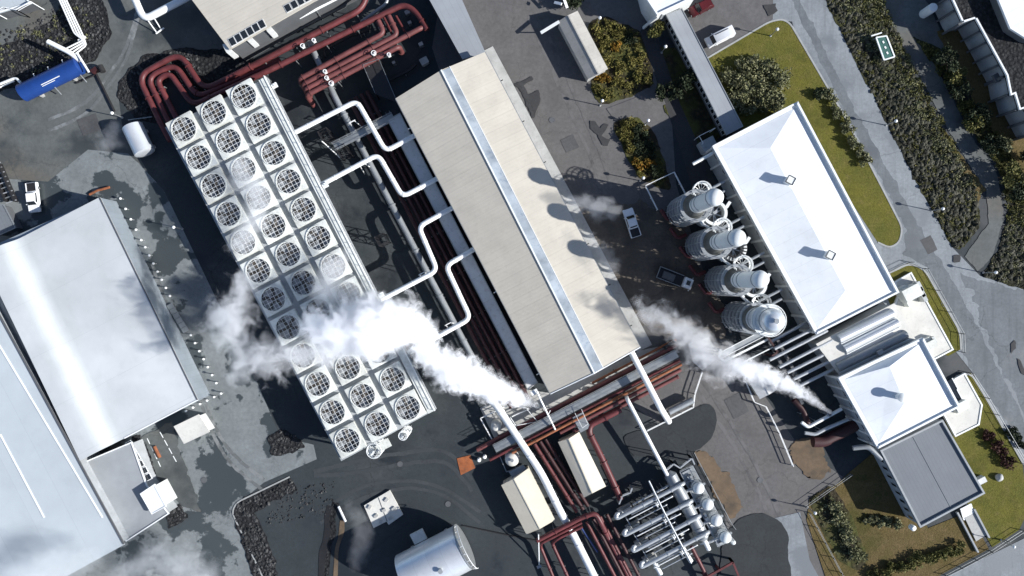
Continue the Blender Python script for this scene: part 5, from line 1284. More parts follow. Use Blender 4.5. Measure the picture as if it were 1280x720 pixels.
# ------------------------------------------------------------------ vehicles
def vehicle(name, label, cat, px, head, Lg, Wd, kind, body='carwhite'):
    """px: middle of the vehicle on the ground, head: pixel direction (x, y) of its front"""
    g = P(px[0], px[1], .6); t = thing(name, label, cat, (0,0,0))
    def prism_y(prof, x0, x1, taper=0):          # profile (y, z) swept across x
        mb = MB(); a = [mb.bm.verts.new((x0+ (taper if z > 1.05 else 0), y, z)) for y, z in prof]; b = [mb.bm.verts.new((x1-(taper if z > 1.05 else 0), y, z)) for y, z in prof]
        mb.bm.faces.new(a); mb.bm.faces.new(b[::-1]); n = len(prof)
        for i in range(n): mb.bm.faces.new((a[i], b[i], b[(i+1)%n], a[(i+1)%n]))
        bmesh.ops.recalc_face_normals(mb.bm, faces=mb.bm.faces[:])
        if True: bmesh.ops.bevel(mb.bm, geom=[e for e in mb.bm.edges], offset=.07, segments=2, affect='EDGES', clamp_overlap=True)
        return mb
    h, w = Lg/2, Wd/2
    def wheels(ys):
        for y in ys:
            for s in (-1, 1):
                wl_ = MB().tube([(s*(w-.24), y, .36), (s*(w+.01), y, .36)], .36, 18).build('wheel', M['black'], t)
                MB().tube([(s*(w-.02), y, .36), (s*(w+.02), y, .36)], .2, 12).build('rim', M['steel'], wl_)
    def glass(pts, nm='windscreen'):
        mb = MB(); f = mb.face(pts); bmesh.ops.recalc_face_normals(mb.bm, faces=mb.bm.faces[:]); f.normal_update()
        if f.normal.z < 0: f.normal_flip()
        ext = bmesh.ops.extrude_face_region(mb.bm, geom=[f]); bmesh.ops.translate(mb.bm, verts=[v for v in ext['geom'] if isinstance(v, bmesh.types.BMVert)], vec=(0,0,.035))
        bmesh.ops.recalc_face_normals(mb.bm, faces=mb.bm.faces[:]); return mb.build(nm, M['glass'], t, 0)
    B_ = M[body]
    if kind == 'van':
        prism_y([(-h,.4),(h,.4),(h,.85),(h-.55,1.15),(h-1.35,1.85),(-h+.1,1.95),(-h,1.6)], -w, w, .1).build('body', B_, t, 40)
        glass([(-w+.2,h-.62,1.16),(w-.2,h-.62,1.16),(w-.25,h-1.28,1.83),(-w+.25,h-1.28,1.83)])
        for s in (-1,1): glass([(s*(w-.10),h-1.3,1.2),(s*(w-.10),-h+.6,1.2),(s*(w-.22),-h+.6,1.72),(s*(w-.22),h-1.4,1.72)], 'side_window')
        MB().box((w*.5,-.3,2.0),(.1,Lg*.5,.06)).build('roof_rail', M['black'], t, 0)
        wheels((h-.95,-h+.9))
    elif kind == 'pickup':
        prism_y([(-h,.42),(h,.42),(h,.85),(h-.2,1.02),(h-1.25,1.12),(-h+.02,1.02)], -w, w).build('body', B_, t, 40)
        prism_y([(h-1.15,1.0),(h-1.85,1.72),(-h+2.0,1.74),(-h+1.65,1.0)], -w+.06, w-.06, .14).build('cab', B_, t, 40)
        glass([(-w+.24,h-1.27,1.16),(w-.24,h-1.27,1.16),(w-.3,h-1.8,1.7),(-w+.3,h-1.8,1.7)])
        glass([(-w+.3,-h+1.78,1.25),(w-.3,-h+1.78,1.25),(w-.34,-h+1.95,1.66),(-w+.34,-h+1.95,1.66)], 'rear_window')
        for s in (-1,1): glass([(s*(w-.09),h-1.5,1.18),(s*(w-.09),-h+1.9,1.18),(s*(w-.19),-h+2.1,1.62),(s*(w-.19),h-1.85,1.62)], 'side_window')
        MB().box((0,-h+.83,1.02),(Wd-.32,1.45,.08)).build('load_bed', M['blackmetal'], t, 0)
        for s in (-1,1): MB().box((s*(w-.09),-h+.83,1.1),(.14,1.5,.12)).build('bed_rail', B_, t, 0)
        wheels((h-.95,-h+1.05))
    elif kind == 'suv':
        prism_y([(-h,.42),(h,.42),(h,.85),(h-.2,1.05),(h-1.2,1.14),(-h+.05,1.1)], -w, w).build('body', B_, t, 40)
        prism_y([(h-1.1,1.05),(h-1.8,1.68),(-h+.45,1.7),(-h+.08,1.05)], -w+.06, w-.06, .15).build('cabin', B_, t, 40)
        glass([(-w+.24,h-1.22,1.16),(w-.24,h-1.22,1.16),(w-.3,h-1.76,1.67),(-w+.3,h-1.76,1.67)])
        glass([(-w+.28,-h+.12,1.16),(w-.28,-h+.12,1.16),(w-.33,-h+.4,1.62),(-w+.33,-h+.4,1.62)], 'rear_window')
        for s in (-1,1): glass([(s*(w-.09),h-1.4,1.16),(s*(w-.09),-h+.5,1.16),(s*(w-.2),-h+.75,1.58),(s*(w-.2),h-1.8,1.58)], 'side_window')
        wheels((h-.95,-h+.95))
    elif kind == 'flatbed':
        prism_y([(h-1.7,.6),(h,.6),(h,1.2),(h-.25,2.0),(h-1.6,2.1),(h-1.7,1.9)], -w+.1, w-.1, .08).build('cab', B_, t, 40)
        MB().box((.0,h-.95,2.12),(.8,.7,.1)).build('roof_hatch', M['glass'], t, 0)
        glass([(-w+.3,h-.06,1.3),(w-.3,h-.06,1.3),(w-.34,h-.26,1.92),(-w+.34,h-.26,1.92)])
        MB().box((0,-.9,.85),(Wd,Lg-2.0,.22)).build('flatbed', M['blackmetal'], t, 0)
        mb = MB(); y0, y1 = -h+.1, h-1.95
        for s in (-1,1): mb.bar((s*(w-.04),y0,1.2),(s*(w-.04),y1,1.2),.08,.5)
        mb.bar((-w,y0,1.2),(w,y0,1.2),.08,.5); mb.build('side_board', M['steel'], t, 0)
        MB().box((.1,-1.2,1.15),(Wd*.6,Lg*.34,.35)).build('load', M['walldark'], t, 0)
        wheels((h-.9,-h+1.1,-h+2.1))
    for s in (-1,1):
        MB().box((s*(w+.1),h-1.45 if kind != 'flatbed' else h-.3,1.12),(.2,.12,.16)).build('mirror', B_, t, 0)
        MB().box((s*(w-.3),h+.0,.72),(.36,.06,.16)).build('headlight', M['lamp'], t, 0)
    t.location = (g.x, g.y, 0); t.rotation_euler = (0,0,math.atan2(-head[1], head[0])-math.pi/2)
    return t
vehicle('parked_van', 'white van parked facing the grey covered walkway', 'van', (899,47), (-33,16), 5.1, 1.95, 'van')
vehicle('parked_car', 'dark red car parked in the shade of the white entrance block', 'car', (876,10), (-20,10), 4.4, 1.85, 'suv', 'carred')
vehicle('pickup_truck', 'white pickup parked in the separators shade on the grey yard', 'pickup', (789.5,279), (-10,-31), 5.2, 1.9, 'pickup')
vehicle('pickup_truck', 'white pickup with an open dark load bed by the silver shed', 'pickup', (42.5,247), (4,35), 5.3, 1.95, 'pickup')
vehicle('flatbed_truck', 'dark flatbed truck with a white cab in front of the separators', 'truck', (843,348), (36,14), 6.5, 2.1, 'flatbed')
# ------------------------------------------------------------------ lamps
def lamp(px, label, h=3.4, globe=.28):
    g = P(px[0], px[1], 0); t = thing('street_lamp', label, 'street lamp', (g.x,g.y,0), 'globe lamps')
    MB().tube([(g.x,g.y,0),(g.x,g.y,h-.2)], [.09,.06], 8).build('post', M['steel'], t)
    MB().lathe((g.x,g.y,h-.28), [(0,0),(globe*.6,.04),(globe,.24),(globe*.9,.42),(globe*.5,.54),(0,.58)], 16).build('globe', M['lamp'], t, 60)
    MB().lathe((g.x,g.y,0), [(.2,0),(.2,.12),(.1,.2)], 10).build('base', M['concrete'], t)
for px, lab in (((1107.3,156.7),'globe lamp on the lava edge of the road, east of the large white hall'),
                ((1164.5,263.5),'globe lamp on the lava edge of the road, nearest the road junction'),
                ((750,132),'globe lamp at the corner of the autumn bed by the footpath'),
                ((1009,634),'globe lamp at the corner of the hedged dry lawn'),
                ((827,66),'globe lamp in the shade beside the grey covered walkway'),
                ((1229,341),'globe lamp on the dark lava mound by the road junction'),
                ((963,45),'globe lamp on the lawn near the white van'),
                ((747,31),'globe lamp behind the long low shed among yellow shrubs'),
                ((806,156),'globe lamp at the top of the lower planting bed'),
                ((800,226),'globe lamp at the foot of the lower planting bed by the railed rectangle'),
                ((1251,675),'globe lamp by the road in the lower right corner'),
                ((228,286),'globe lamp standing in the cooling tower shade near the silver shed'),
                ((153,147),'globe lamp beside the short silver tank')): lamp(px, lab)
# wall lights / bollards along the silver shed
def bollards(a, b, n, lab, grp):
    for k in range(n):
        x, y = lerp(a, b, k/max(1, n-1)); p = P(x, y, 1.2)
        o = MB().tube([(p.x,p.y,0),(p.x,p.y,1.0)], .09, 8).build('guard_post', M['steel'])
        MB().lathe((p.x,p.y,.95), [(.0,0),(.2,.04),(.2,.2),(0,.26)], 10).build('cap', M['lamp'], o)
        tag(o, lab % ORD[k], 'post', grp)
bollards((150,248),(176,300), 5, 'short white post at the north corner of the silver shed, %s from the corner', 'white posts north')
bollards((181,309),(212,370), 7, 'short white post midway along the silver shed, %s from the north', 'white posts middle')
bollards((238,419),(270,479), 7, 'short white post near the south end of the silver shed, %s from the north', 'white posts south')
bollards((276,492),(232,514), 6, 'short white post across the south end of the silver shed, %s from the corner', 'white posts end')
o = thing('meter_frame', 'small pale grid frame on the ground halfway along the silver shed', 'frame', P(221,390)); 
for k in range(6):
    x, y = lerp((213,383),(231,412), k/5); p = P(x,y,.4); MB().box((p.x,p.y,.35),(1.1,.9,.08),ang).build('tray', M['steel'], o, 0)
o = MB().tube([P(112,243,.3),P(122,238,.5),P(137,234,.3)], .22, 8).build('rusty_pipe', M['rust']); tag(o, 'rusty orange pipe piece at the north corner of the silver shed', 'pipe')
o = MB().tube([P(193,558,.3),P(200,572,.3)], .28, 8).build('rusty_pipe', M['rust']); tag(o, 'rusty pipe piece lying in the bay beside the office annex', 'pipe')
for k, (a, b) in enumerate((((184,548),(202,586)),((200,540),(222,580)))):
    o = thing('parking_line', 'broken white bay line beside the office annex, the %s one' % ('western' if k==0 else 'eastern'), 'marking', P(*a)); o['kind'] = 'structure'
    for f in range(4):
        x0, y0 = lerp(a, b, f/4); x1, y1 = lerp(a, b, f/4+.18); MB().bar(P(x0,y0,.14), P(x1,y1,.14), .14, .01).build('dash', M['white'], o, 0)
# sign by the road
o = thing('site_sign', 'green board in a white frame standing on the lava strip by the road', 'sign', P(1104,62))
a0, a1, a2, a3 = P(1095,47,1.6), P(1108,45,1.6), P(1118,71,1.2), P(1105,75,1.2)
mb = MB(); mb.face([a0,a3,a2,a1]); mb.face([p-Vector((0,0,.1)) for p in (a0,a1,a2,a3)]); mb.build('board', M['green'], o, 0)
mb = MB()
for a, b in ((a1,a2),(a2,a3),(a3,a0),(a0,a1)): mb.bar(a, b, .22)
mb.bar(P(1089,45,1.6), P(1102,41,1.6), .2); mb.build('sign_frame', M['white'], o, 0)
for f in (.25,.5,.75): MB().box(a0.lerp(a3,f).lerp(a1.lerp(a2,f),.5)+Vector((0,0,.06)), (.45,.28,.05), R(-60)).build('panel_strip', M['whitepipe'], o, 0)
for a in (a0,a1,a2,a3): MB().bar(a, Vector((a.x,a.y,0)), .12).build('post', M['steel'], o, 0)
# fences
def fence(label, px, h=1.2, step=3.4):
    pts = [P(x,y,0) for x,y in px]; o = thing('fence', label, 'fence', centre(pts)); mb = MB()
    for a, b in zip(pts, pts[1:]):
        for z in (.45,h-.05): mb.bar(a+Vector((0,0,z)), b+Vector((0,0,z)), .05)
        n = max(1, int((b-a).length/step))
        for k in range(n+1): c = a.lerp(b, k/n); MB().bar(c, c+Vector((0,0,h)), .11).build('post', M['walldark'], o, 0)
    mb.build('wire', M['steel'], o, 0)
fence('low post and wire fence round the grass by the transformer terrace', [(1108,342),(1138,328),(1156,336),(1201,417),(1202,440)])
fence('low post and wire fence between the road and the grass below the angled terrace', [(1212,466),(1232,497),(1281,580)])
fence('low post and wire fence along the lower edge of the hedged dry lawn', [(1010,640),(1050,715),(1080,760)], 1.3, 2.6)
fence('low post and wire fence along the road at the lower right corner', [(1276,662),(1236,688),(1180,718)], 1.2, 3)
fence('low rail fence at the upper corner of the hedged dry lawn', [(1005,632),(1042,606),(1062,592)], 1.2, 2.2)
# long shed-side ramp at lower right
o = thing('entrance_steps', 'white edged steps and ramp south of the slate roofed block', 'steps', P(1212,650))
for k in range(5): x, y = lerp((1205,633),(1210,645),k/4); p = P(x,y,0); MB().box((p.x,p.y,.6-.11*k),(2.2,.5,.1),R(27)).build('step', M['white'], o, 0)
pp = [P2(x,y,0) for x,y in ((1204,645),(1217,639),(1232,668),(1219,676))]; MB().prism(pp,.16,.28).build('ramp', M['concrete'], o, 0)
for a, b in (((1196,640),(1222,690)),((1217,636),(1236,672))): MB().bar(P(*a,.35), P(*b,.35), .3, .5).build('side_wall', M['wallgrey'], o, 0)
for px, rr, lab in (((1249,597),.7,'pale round boulder on the lawn east of the slate block'),):
    p = P(*px,.3); o = MB(); bmesh.ops.create_icosphere(o.bm, subdivisions=3, radius=rr)
    for v in o.bm.verts: v.co *= 1+.25*mnoise.noise(v.co*1.3); v.co += p
    o = o.build('boulder', M['concrete']); tag(o, lab, 'boulder')
p = P(1226,600,.7); o = MB().box((p.x,p.y,.6),(1.4,1.,1.2),R(27)).build('wall_box', M['wallwhite'], None, 0); tag(o, 'small pale box on the east wall of the slate block', 'box')
# cylinder by the stepped building
p = P(1167,9,3.2); o = MB().lathe((p.x,p.y,0), [(.8,0),(.8,3.),(.72,3.2),(0,3.3)], 22).build('white_silo', M['vesseltop']); tag(o, 'short white round silo beside the stepped building', 'silo')
for k, (x, y) in enumerate(((1247,97),)):
    p = P(x,y,3.6); o = MB().box((p.x,p.y,3.4),(1.1,1.5,.5),ang).build('wall_unit', M['walldark'], None, 0); tag(o, 'dark wall unit on the stepped building', 'unit')
# glass roofed corner at the top left edge
o = box_building('cooler_unit', 'pale blue slatted unit cut off by the top left corner', [(-25,-10),(0,-14),(28,-6),(40,4),(0,16),(-25,20)], 3.2, M['walldark'], M['shedroof2'], 'cooler', (.2,.2,M['white']))
frame('railing', 'white railing of the slatted unit in the top left corner', 'railing', [(-10,14),(4,9),(20,12),(38,2)], 3.8, 'whitepipe', w_=.12)
# lattice mast lying at the left edge (dark steel stack)
o = thing('steel_rack', 'stack of dark steel racks at the left edge beside the pickup', 'rack', P(4,232))
for k in range(9):
    x, y = lerp((-6,205),(14,252),k/8); p = P(x,y,1.); MB().bar((p.x-.9,p.y-.3,1.),(p.x+.9,p.y+.3,1.+.1*(k%2)), .16).build('rung', M['steel' if k%2 else 'tankgrey'], o, 0); 
for s in (-.8,.8): MB().bar(P(-6,205,.8)+Vector((s,0,0)), P(14,252,.8)+Vector((s,0,0)), .25, 1.2).build('beam', M['blackmetal'], o, 0)
box_building('site_container', 'small green-grey container at the left edge beside the pickup', [(-20,262),(4,255),(20,285),(-4,296)], 2.4, M['walldark'], M['slate'], 'container', (.08,.12,M['steel']))

# ------------------------------------------------------------------ vegetation
def shrub(name, label, cat, px, r, h, mat, n, size=.22, group=None, seed=0, stretch=(1,1)):
    rg = random.Random(seed+int(px[0]*7+px[1]*13)); g = P(px[0], px[1], 0)
    t = thing(name, label, cat, (g.x,g.y,0), group)
    mb = MB()
    k = max(3, int(3+r*1.6))
    for q in range(k):
        a = rg.uniform(0,6.28); d = r*.62*math.sqrt(rg.random())
        f = rg.uniform(.42,.66)
        mb.blob((g.x+math.cos(a)*d*stretch[0], g.y+math.sin(a)*d*stretch[1], h*rg.uniform(.35,.7)), r*f, r*f, h*rg.uniform(.36,.5), n//k, size, rg, .2)
    mb.build('foliage', M[mat], t, 0)
    mb = MB()
    for q in range(3):
        a = rg.uniform(0,6.28); mb.tube([(g.x,g.y,0),(g.x+math.cos(a)*r*.3,g.y+math.sin(a)*r*.3,h*.5)], [.07,.03], 6)
    mb.build('stems', M['bark'], t)
    return t
def hedgerow(label, grp, a, b, n, r, h, mat, jit=1.2, leaves=420, size=.2):
    for k in range(n):
        x, y = lerp(a, b, k/max(1, n-1)); shrub('hedge_shrub', label % ORD[k], 'shrub', (x+rng.uniform(-jit,jit), y+rng.uniform(-jit,jit)), r*rng.uniform(.85,1.15), h*rng.uniform(.85,1.15), mat, leaves, size, grp, k)
hedgerow('hedge shrub on the lawn beside the large white hall, %s from the north', 'hedge on the lawn', (1032,118),(1078,200), 10, 1.35, 1.5, 'hedge')
hedgerow('hedge shrub on the west side of the dry lawn, %s from the lamp', 'west hedge of the dry lawn', (1040,630),(1070,695), 8, 1.7, 1.6, 'hedge')
hedgerow('hedge shrub along the south side of the dry lawn, %s from the west', 'south hedge of the dry lawn', (1092,716),(1196,683), 11, 1.6, 1.4, 'shrub')
hedgerow('grey-green shrub against the slate block wall, %s from the west', 'shrubs at the slate block', (1086,651),(1120,652), 4, 1.3, 1.1, 'hedge')
hedgerow('purple-brown shrub on the lawn below the angled terrace, %s from the north', 'purple shrubs', (1234,544),(1258,578), 4, 1.5, 1.3, 'redleaf')
hedgerow('dark low shrub by the road on the lower right lawn, %s from the north', 'dark roadside shrubs', (1262,538),(1274,558), 3, 1.2, .9, 'conifer')
# the big thicket on the lawn by the walkway
k = 0
for x, y in ((912,100),(926,92),(941,88),(955,92),(966,102),(921,112),(937,106),(952,110),(966,118),(930,126),(946,124),(960,130),(915,122)):
    shrub('thicket_shrub', 'large grey-green shrub in the thicket by the covered walkway, %s in order from the north-west' % ORD[k], 'shrub', ((x-936)*1.12+938,(y-107)*1.15+108), 2.5, 2.3, 'hedge', 760, .24, 'thicket by the walkway', k); k += 1
# autumn beds
AB = [((748,40),1.8,'shrub'),((762,34),1.7,'shrub'),((776,42),1.9,'shrub'),((757,54),1.7,'shrub'),((770,58),1.4,'autumn'),((788,50),1.8,'conifer'),((760,78),1.7,'shrub'),((775,86),1.9,'shrub'),((790,82),1.9,'shrub'),((803,74),1.7,'shrub'),
      ((748,98),1.5,'autumn'),((758,94),1.7,'autumn'),((768,104),1.6,'shrub'),((782,104),1.8,'shrub'),((796,98),1.8,'shrub'),((808,100),1.4,'shrub'),((746,112),1.2,'shrub'),((756,120),1.4,'shrub')]
for k, ((x,y),r,m) in enumerate(AB):
    shrub('bed_shrub', '%s shrub in the upper planting bed beside the long low shed, %s counting downward' % ({'shrub':'green','autumn':'golden','conifer':'dark'}[m], ORD[k]), 'shrub', (x,y), r*.92, 1.0, 'bed' if m == 'shrub' else m, 420, .2, 'shrubs of the upper bed', k)
AB = [((778,160),1.8,'shrub'),((788,156),1.5,'shrub'),((784,172),1.7,'shrub'),((798,166),1.9,'conifer'),((808,176),2.0,'conifer'),((800,186),1.8,'conifer'),((788,186),1.3,'shrub'),((812,192),1.8,'conifer'),((796,204),1.3,'autumn'),((804,206),1.5,'autumn'),((812,204),1.2,'autumn'),((800,216),1.2,'shrub'),((816,214),1.4,'conifer')]
for k, ((x,y),r,m) in enumerate(AB):
    shrub('bed_shrub', '%s shrub in the lower planting bed, %s counting downward' % ({'shrub':'green','autumn':'orange','conifer':'dark'}[m], ORD[k]), 'shrub', (x,y), r*.92, 1.1, 'bed' if m == 'shrub' else m, 420, .19, 'shrubs of the lower bed', k)
def tree(label, px, r, h, mat='conifer', n=1300, cat='tree', grp=None, name='garden_tree'):
    rg = random.Random(int(px[0]*3+px[1])); g = P(px[0], px[1], 0); t = thing(name, label, cat, (g.x,g.y,0), grp)
    MB().tube([(g.x,g.y,0),(g.x+.1,g.y,h*.5),(g.x,g.y,h*.85)], [.18,.11,.04], 8).build('trunk', M['bark'], t)
    mb = MB()
    for q in range(6):
        a = q*1.05+rg.random(); z = h*rg.uniform(.3,.6); e = Vector((g.x+math.cos(a)*r*.7, g.y+math.sin(a)*r*.7, z+h*.12)); mb.tube([(g.x,g.y,z), e], [.06,.02], 5)
    mb.build('limbs', M['bark'], t)
    mb = MB()
    for q in range(9):
        a = rg.uniform(0,6.28); d = r*.6*math.sqrt(rg.random()); mb.blob((g.x+math.cos(a)*d, g.y+math.sin(a)*d, h*rg.uniform(.4,.85)), r*.5, r*.5, h*.22, n//9, .24, rg, .15)
    mb.build('crown', M[mat], t, 0); return t
tree('dark spruce in the shade between footpath and covered walkway, lowest of them', (846,112), 2.6, 4.2)
tree('dark spruce in the shade beside the covered walkway, second from the footpath', (830,118), 2.2, 3.6)
tree('spruce under the windows of the covered walkway', (856,100), 1.9, 3.6)
tree('bushy tree beside the white entrance block', (817,44), 2.0, 3.2, 'shrub')
tree('small tree at the north end of the upper planting bed', (716,4), 2.2, 3.4, 'conifer')
for k, (x, y, r) in enumerate(((1176,82,3.),(1190,100,2.2),(1192,112,2.6),(1215,148,2.6),(1211,158,2.2),(1232,184,2.4),(1246,182,2.0),(1252,222,3.),(1262,238,2.4),(1278,200,2.4),(1282,232,2.6))):
    tree('dark bushy tree east of the gravel path, %s from the north' % ORD[k], (x,y), r, r*1.25, 'shrub' if k % 3 == 1 else 'hedge' if k == 6 else 'conifer', 1100, 'tree', 'trees east of the path')
shrub('thicket_shrub', 'dark pointed shrub at the north end of the lawn hedge', 'shrub', (1023,118), 1.4, 1.4, 'conifer', 400, .2)
# lava and scrub: what nobody could count
def inpoly(x, y, poly):
    c = False; j = len(poly)-1
    for i in range(len(poly)):
        if (poly[i][1] > y) != (poly[j][1] > y) and x < (poly[j][0]-poly[i][0])*(y-poly[i][1])/(poly[j][1]-poly[i][1])+poly[i][0]: c = not c
        j = i
    return c
def scatter(name, poly, n, mat, smin, smax, kind, seed):
    rg = random.Random(seed); xs = [p[0] for p in poly]; ys = [p[1] for p in poly]; mb = MB(); cnt = 0
    ico = [Vector(v) for v in ((0,0,1),(.894,0,.447),(.276,.851,.447),(-.724,.526,.447),(-.724,-.526,.447),(.276,-.851,.447),(.9,.4,-.3),(0,.95,-.3),(-.9,.3,-.3),(-.5,-.8,-.3),(.6,-.8,-.3))]
    while cnt < n:
        x, y = rg.uniform(min(xs),max(xs)), rg.uniform(min(ys),max(ys))
        if not inpoly(x, y, poly): continue
        cnt += 1; p = P(x, y, 0); s = smin+(smax-smin)*rg.random()**2.2
        if kind == 'rock':
            a = rg.uniform(0,6.28); ca, sa = math.cos(a), math.sin(a); sc = (s*rg.uniform(.7,1.3), s*rg.uniform(.7,1.3), s*rg.uniform(.5,1.0))
            vs_ = []
            for v in ico:
                k = rg.uniform(.8,1.2); vx, vy, vz = v.x*sc[0]*k, v.y*sc[1]*k, v.z*sc[2]*k
                vs_.append(mb.bm.verts.new((p.x+ca*vx-sa*vy, p.y+sa*vx+ca*vy, max(-.1, vz+s*.2))))
            for f in ((0,1,2),(0,2,3),(0,3,4),(0,4,5),(0,5,1),(1,6,2),(2,6,7),(2,7,3),(3,7,8),(3,8,4),(4,8,9),(4,9,5),(5,9,10),(5,10,1),(1,10,6)):
                mb.bm.faces.new([vs_[i] for i in f])
        else: mb.blob((p.x,p.y,s*.5), s*rg.uniform(.8,1.4), s*rg.uniform(.8,1.4), s*.7, int(10+s*26), .16, rg, .2)
    return stuff(mb.build(name, M[mat], None, 0))
strip = [(1030,-8),(1086,-28),(1128,62),(1178,172),(1220,238),(1222,284),(1200,310),(1190,306),(1154,240),(1092,118)]
scatter('rocks', strip, 3000, 'rock', .14, .55, 'rock', 1)
scatter('scrub', [(1040,-8),(1088,-30),(1130,60),(1182,172),(1222,236),(1216,262),(1176,200),(1100,90)], 800, 'hedge', .25, .8, 'leaf', 2)
scatter('scrub', [(1058,-20),(1090,-30),(1140,80),(1200,190),(1190,196),(1140,120)], 260, 'shrub', .25, .8, 'leaf', 3)
scatter('scrub', strip, 520, 'shrub', .2, .6, 'leaf', 21)
scatter('scrub', [(1230,346),(1250,310),(1264,262),(1290,262),(1290,362)], 160, 'hedge', .2, .6, 'leaf', 22)
scatter('rocks', [(1230,346),(1250,310),(1264,262),(1290,262),(1290,362)], 700, 'rock', .12, .5, 'rock', 4)
scatter('scrub', [(1145,50),(1172,62),(1200,110),(1258,180),(1288,240),(1288,300),(1258,280),(1250,215),(1212,160),(1170,88)], 420, 'shrub', .25, .8, 'leaf', 5)
scatter('rocks', [(292,642),(298,630),(362,599),(370,610),(318,640),(343,700),(350,765),(334,765),(312,700)], 800, 'rockgrey', .1, .4, 'rock', 6)
scatter('rocks', [(148,120),(154,100),(181,73),(225,62),(250,68),(250,90),(232,96),(210,92),(186,116),(192,150),(174,148)], 500, 'rockgrey', .1, .34, 'rock', 7)
scatter('rocks', [(-10,42),(30,32),(85,2),(104,-10),(116,-10),(136,40),(118,74),(60,92),(10,108),(-10,110)], 1500, 'rockgrey', .1, .36, 'rock', 8)
scatter('scrub', [(-5,46),(80,10),(110,10),(120,50),(60,86),(0,100)], 90, 'hedge', .2, .6, 'leaf', 9)
scatter('rocks', [(336,546),(352,537),(376,550),(378,558),(342,570)], 160, 'rockgrey', .1, .3, 'rock', 10)
scatter('rocks', [(166,547),(175,543),(195,590),(186,600)], 130, 'rockgrey', .1, .3, 'rock', 11)
scatter('rocks', [(210,642),(226,630),(233,648),(213,658)], 110, 'rockgrey', .1, .3, 'rock', 12)
scatter('scrub', [(738,34),(752,24),(798,42),(812,84),(810,104),(796,114),(752,128),(744,116)], 260, 'bed', .2, .6, 'leaf', 13)
scatter('scrub', [(770,154),(794,148),(815,166),(830,214),(830,230),(800,220),(782,190)], 150, 'bed', .2, .5, 'leaf', 14)
scatter('scrub', [(1012,624),(1038,610),(1058,642),(1080,698),(1068,710),(1048,698),(1022,650)], 90, 'hedge', .2, .6, 'leaf', 15)
scatter('rocks', [(352,610),(420,600),(420,640),(330,660)], 260, 'rockgrey', .05, .2, 'rock', 16)
# ------------------------------------------------------------------ steam: density falls off from a spine and is eaten by noise
def capsule_group():
    g = bpy.data.node_groups.new('plume_segment', 'ShaderNodeTree')
    I = g.interface
    for n_, ty in (('P','NodeSocketVector'),('A','NodeSocketVector'),('AB','NodeSocketVector'),('inv','NodeSocketFloat'),('ra','NodeSocketFloat'),('dr','NodeSocketFloat')): I.new_socket(n_, in_out='INPUT', socket_type=ty)
    I.new_socket('f', in_out='OUTPUT', socket_type='NodeSocketFloat')
    gi, go = g.nodes.new('NodeGroupInput'), g.nodes.new('NodeGroupOutput')
    def vm(op, *a):
        n = g.nodes.new('ShaderNodeVectorMath'); n.operation = op
        for k, s in enumerate(a): g.links.new(s, n.inputs[k if op != 'SCALE' or k == 0 else 3])
        return n.outputs['Value'] if op in ('DOT_PRODUCT','LENGTH') else n.outputs[0]
    def sm(op, a, b=None, clamp=False):
        n = g.nodes.new('ShaderNodeMath'); n.operation = op; n.use_clamp = clamp
        for k, s in enumerate((a, b)):
            if s is None: continue
            if isinstance(s, (int, float)): n.inputs[k].default_value = s
            else: g.links.new(s, n.inputs[k])
        return n.outputs[0]
    pa = vm('SUBTRACT', gi.outputs['P'], gi.outputs['A'])
    t = sm('MULTIPLY', vm('DOT_PRODUCT', pa, gi.outputs['AB']), gi.outputs['inv'], True)
    d = vm('LENGTH', vm('SUBTRACT', pa, vm('SCALE', gi.outputs['AB'], t)))
    r = sm('ADD', gi.outputs['ra'], sm('MULTIPLY', t, gi.outputs['dr']))
    g.links.new(sm('SUBTRACT', 1., sm('DIVIDE', d, r)), go.inputs[0]); return g
CAPS = capsule_group()
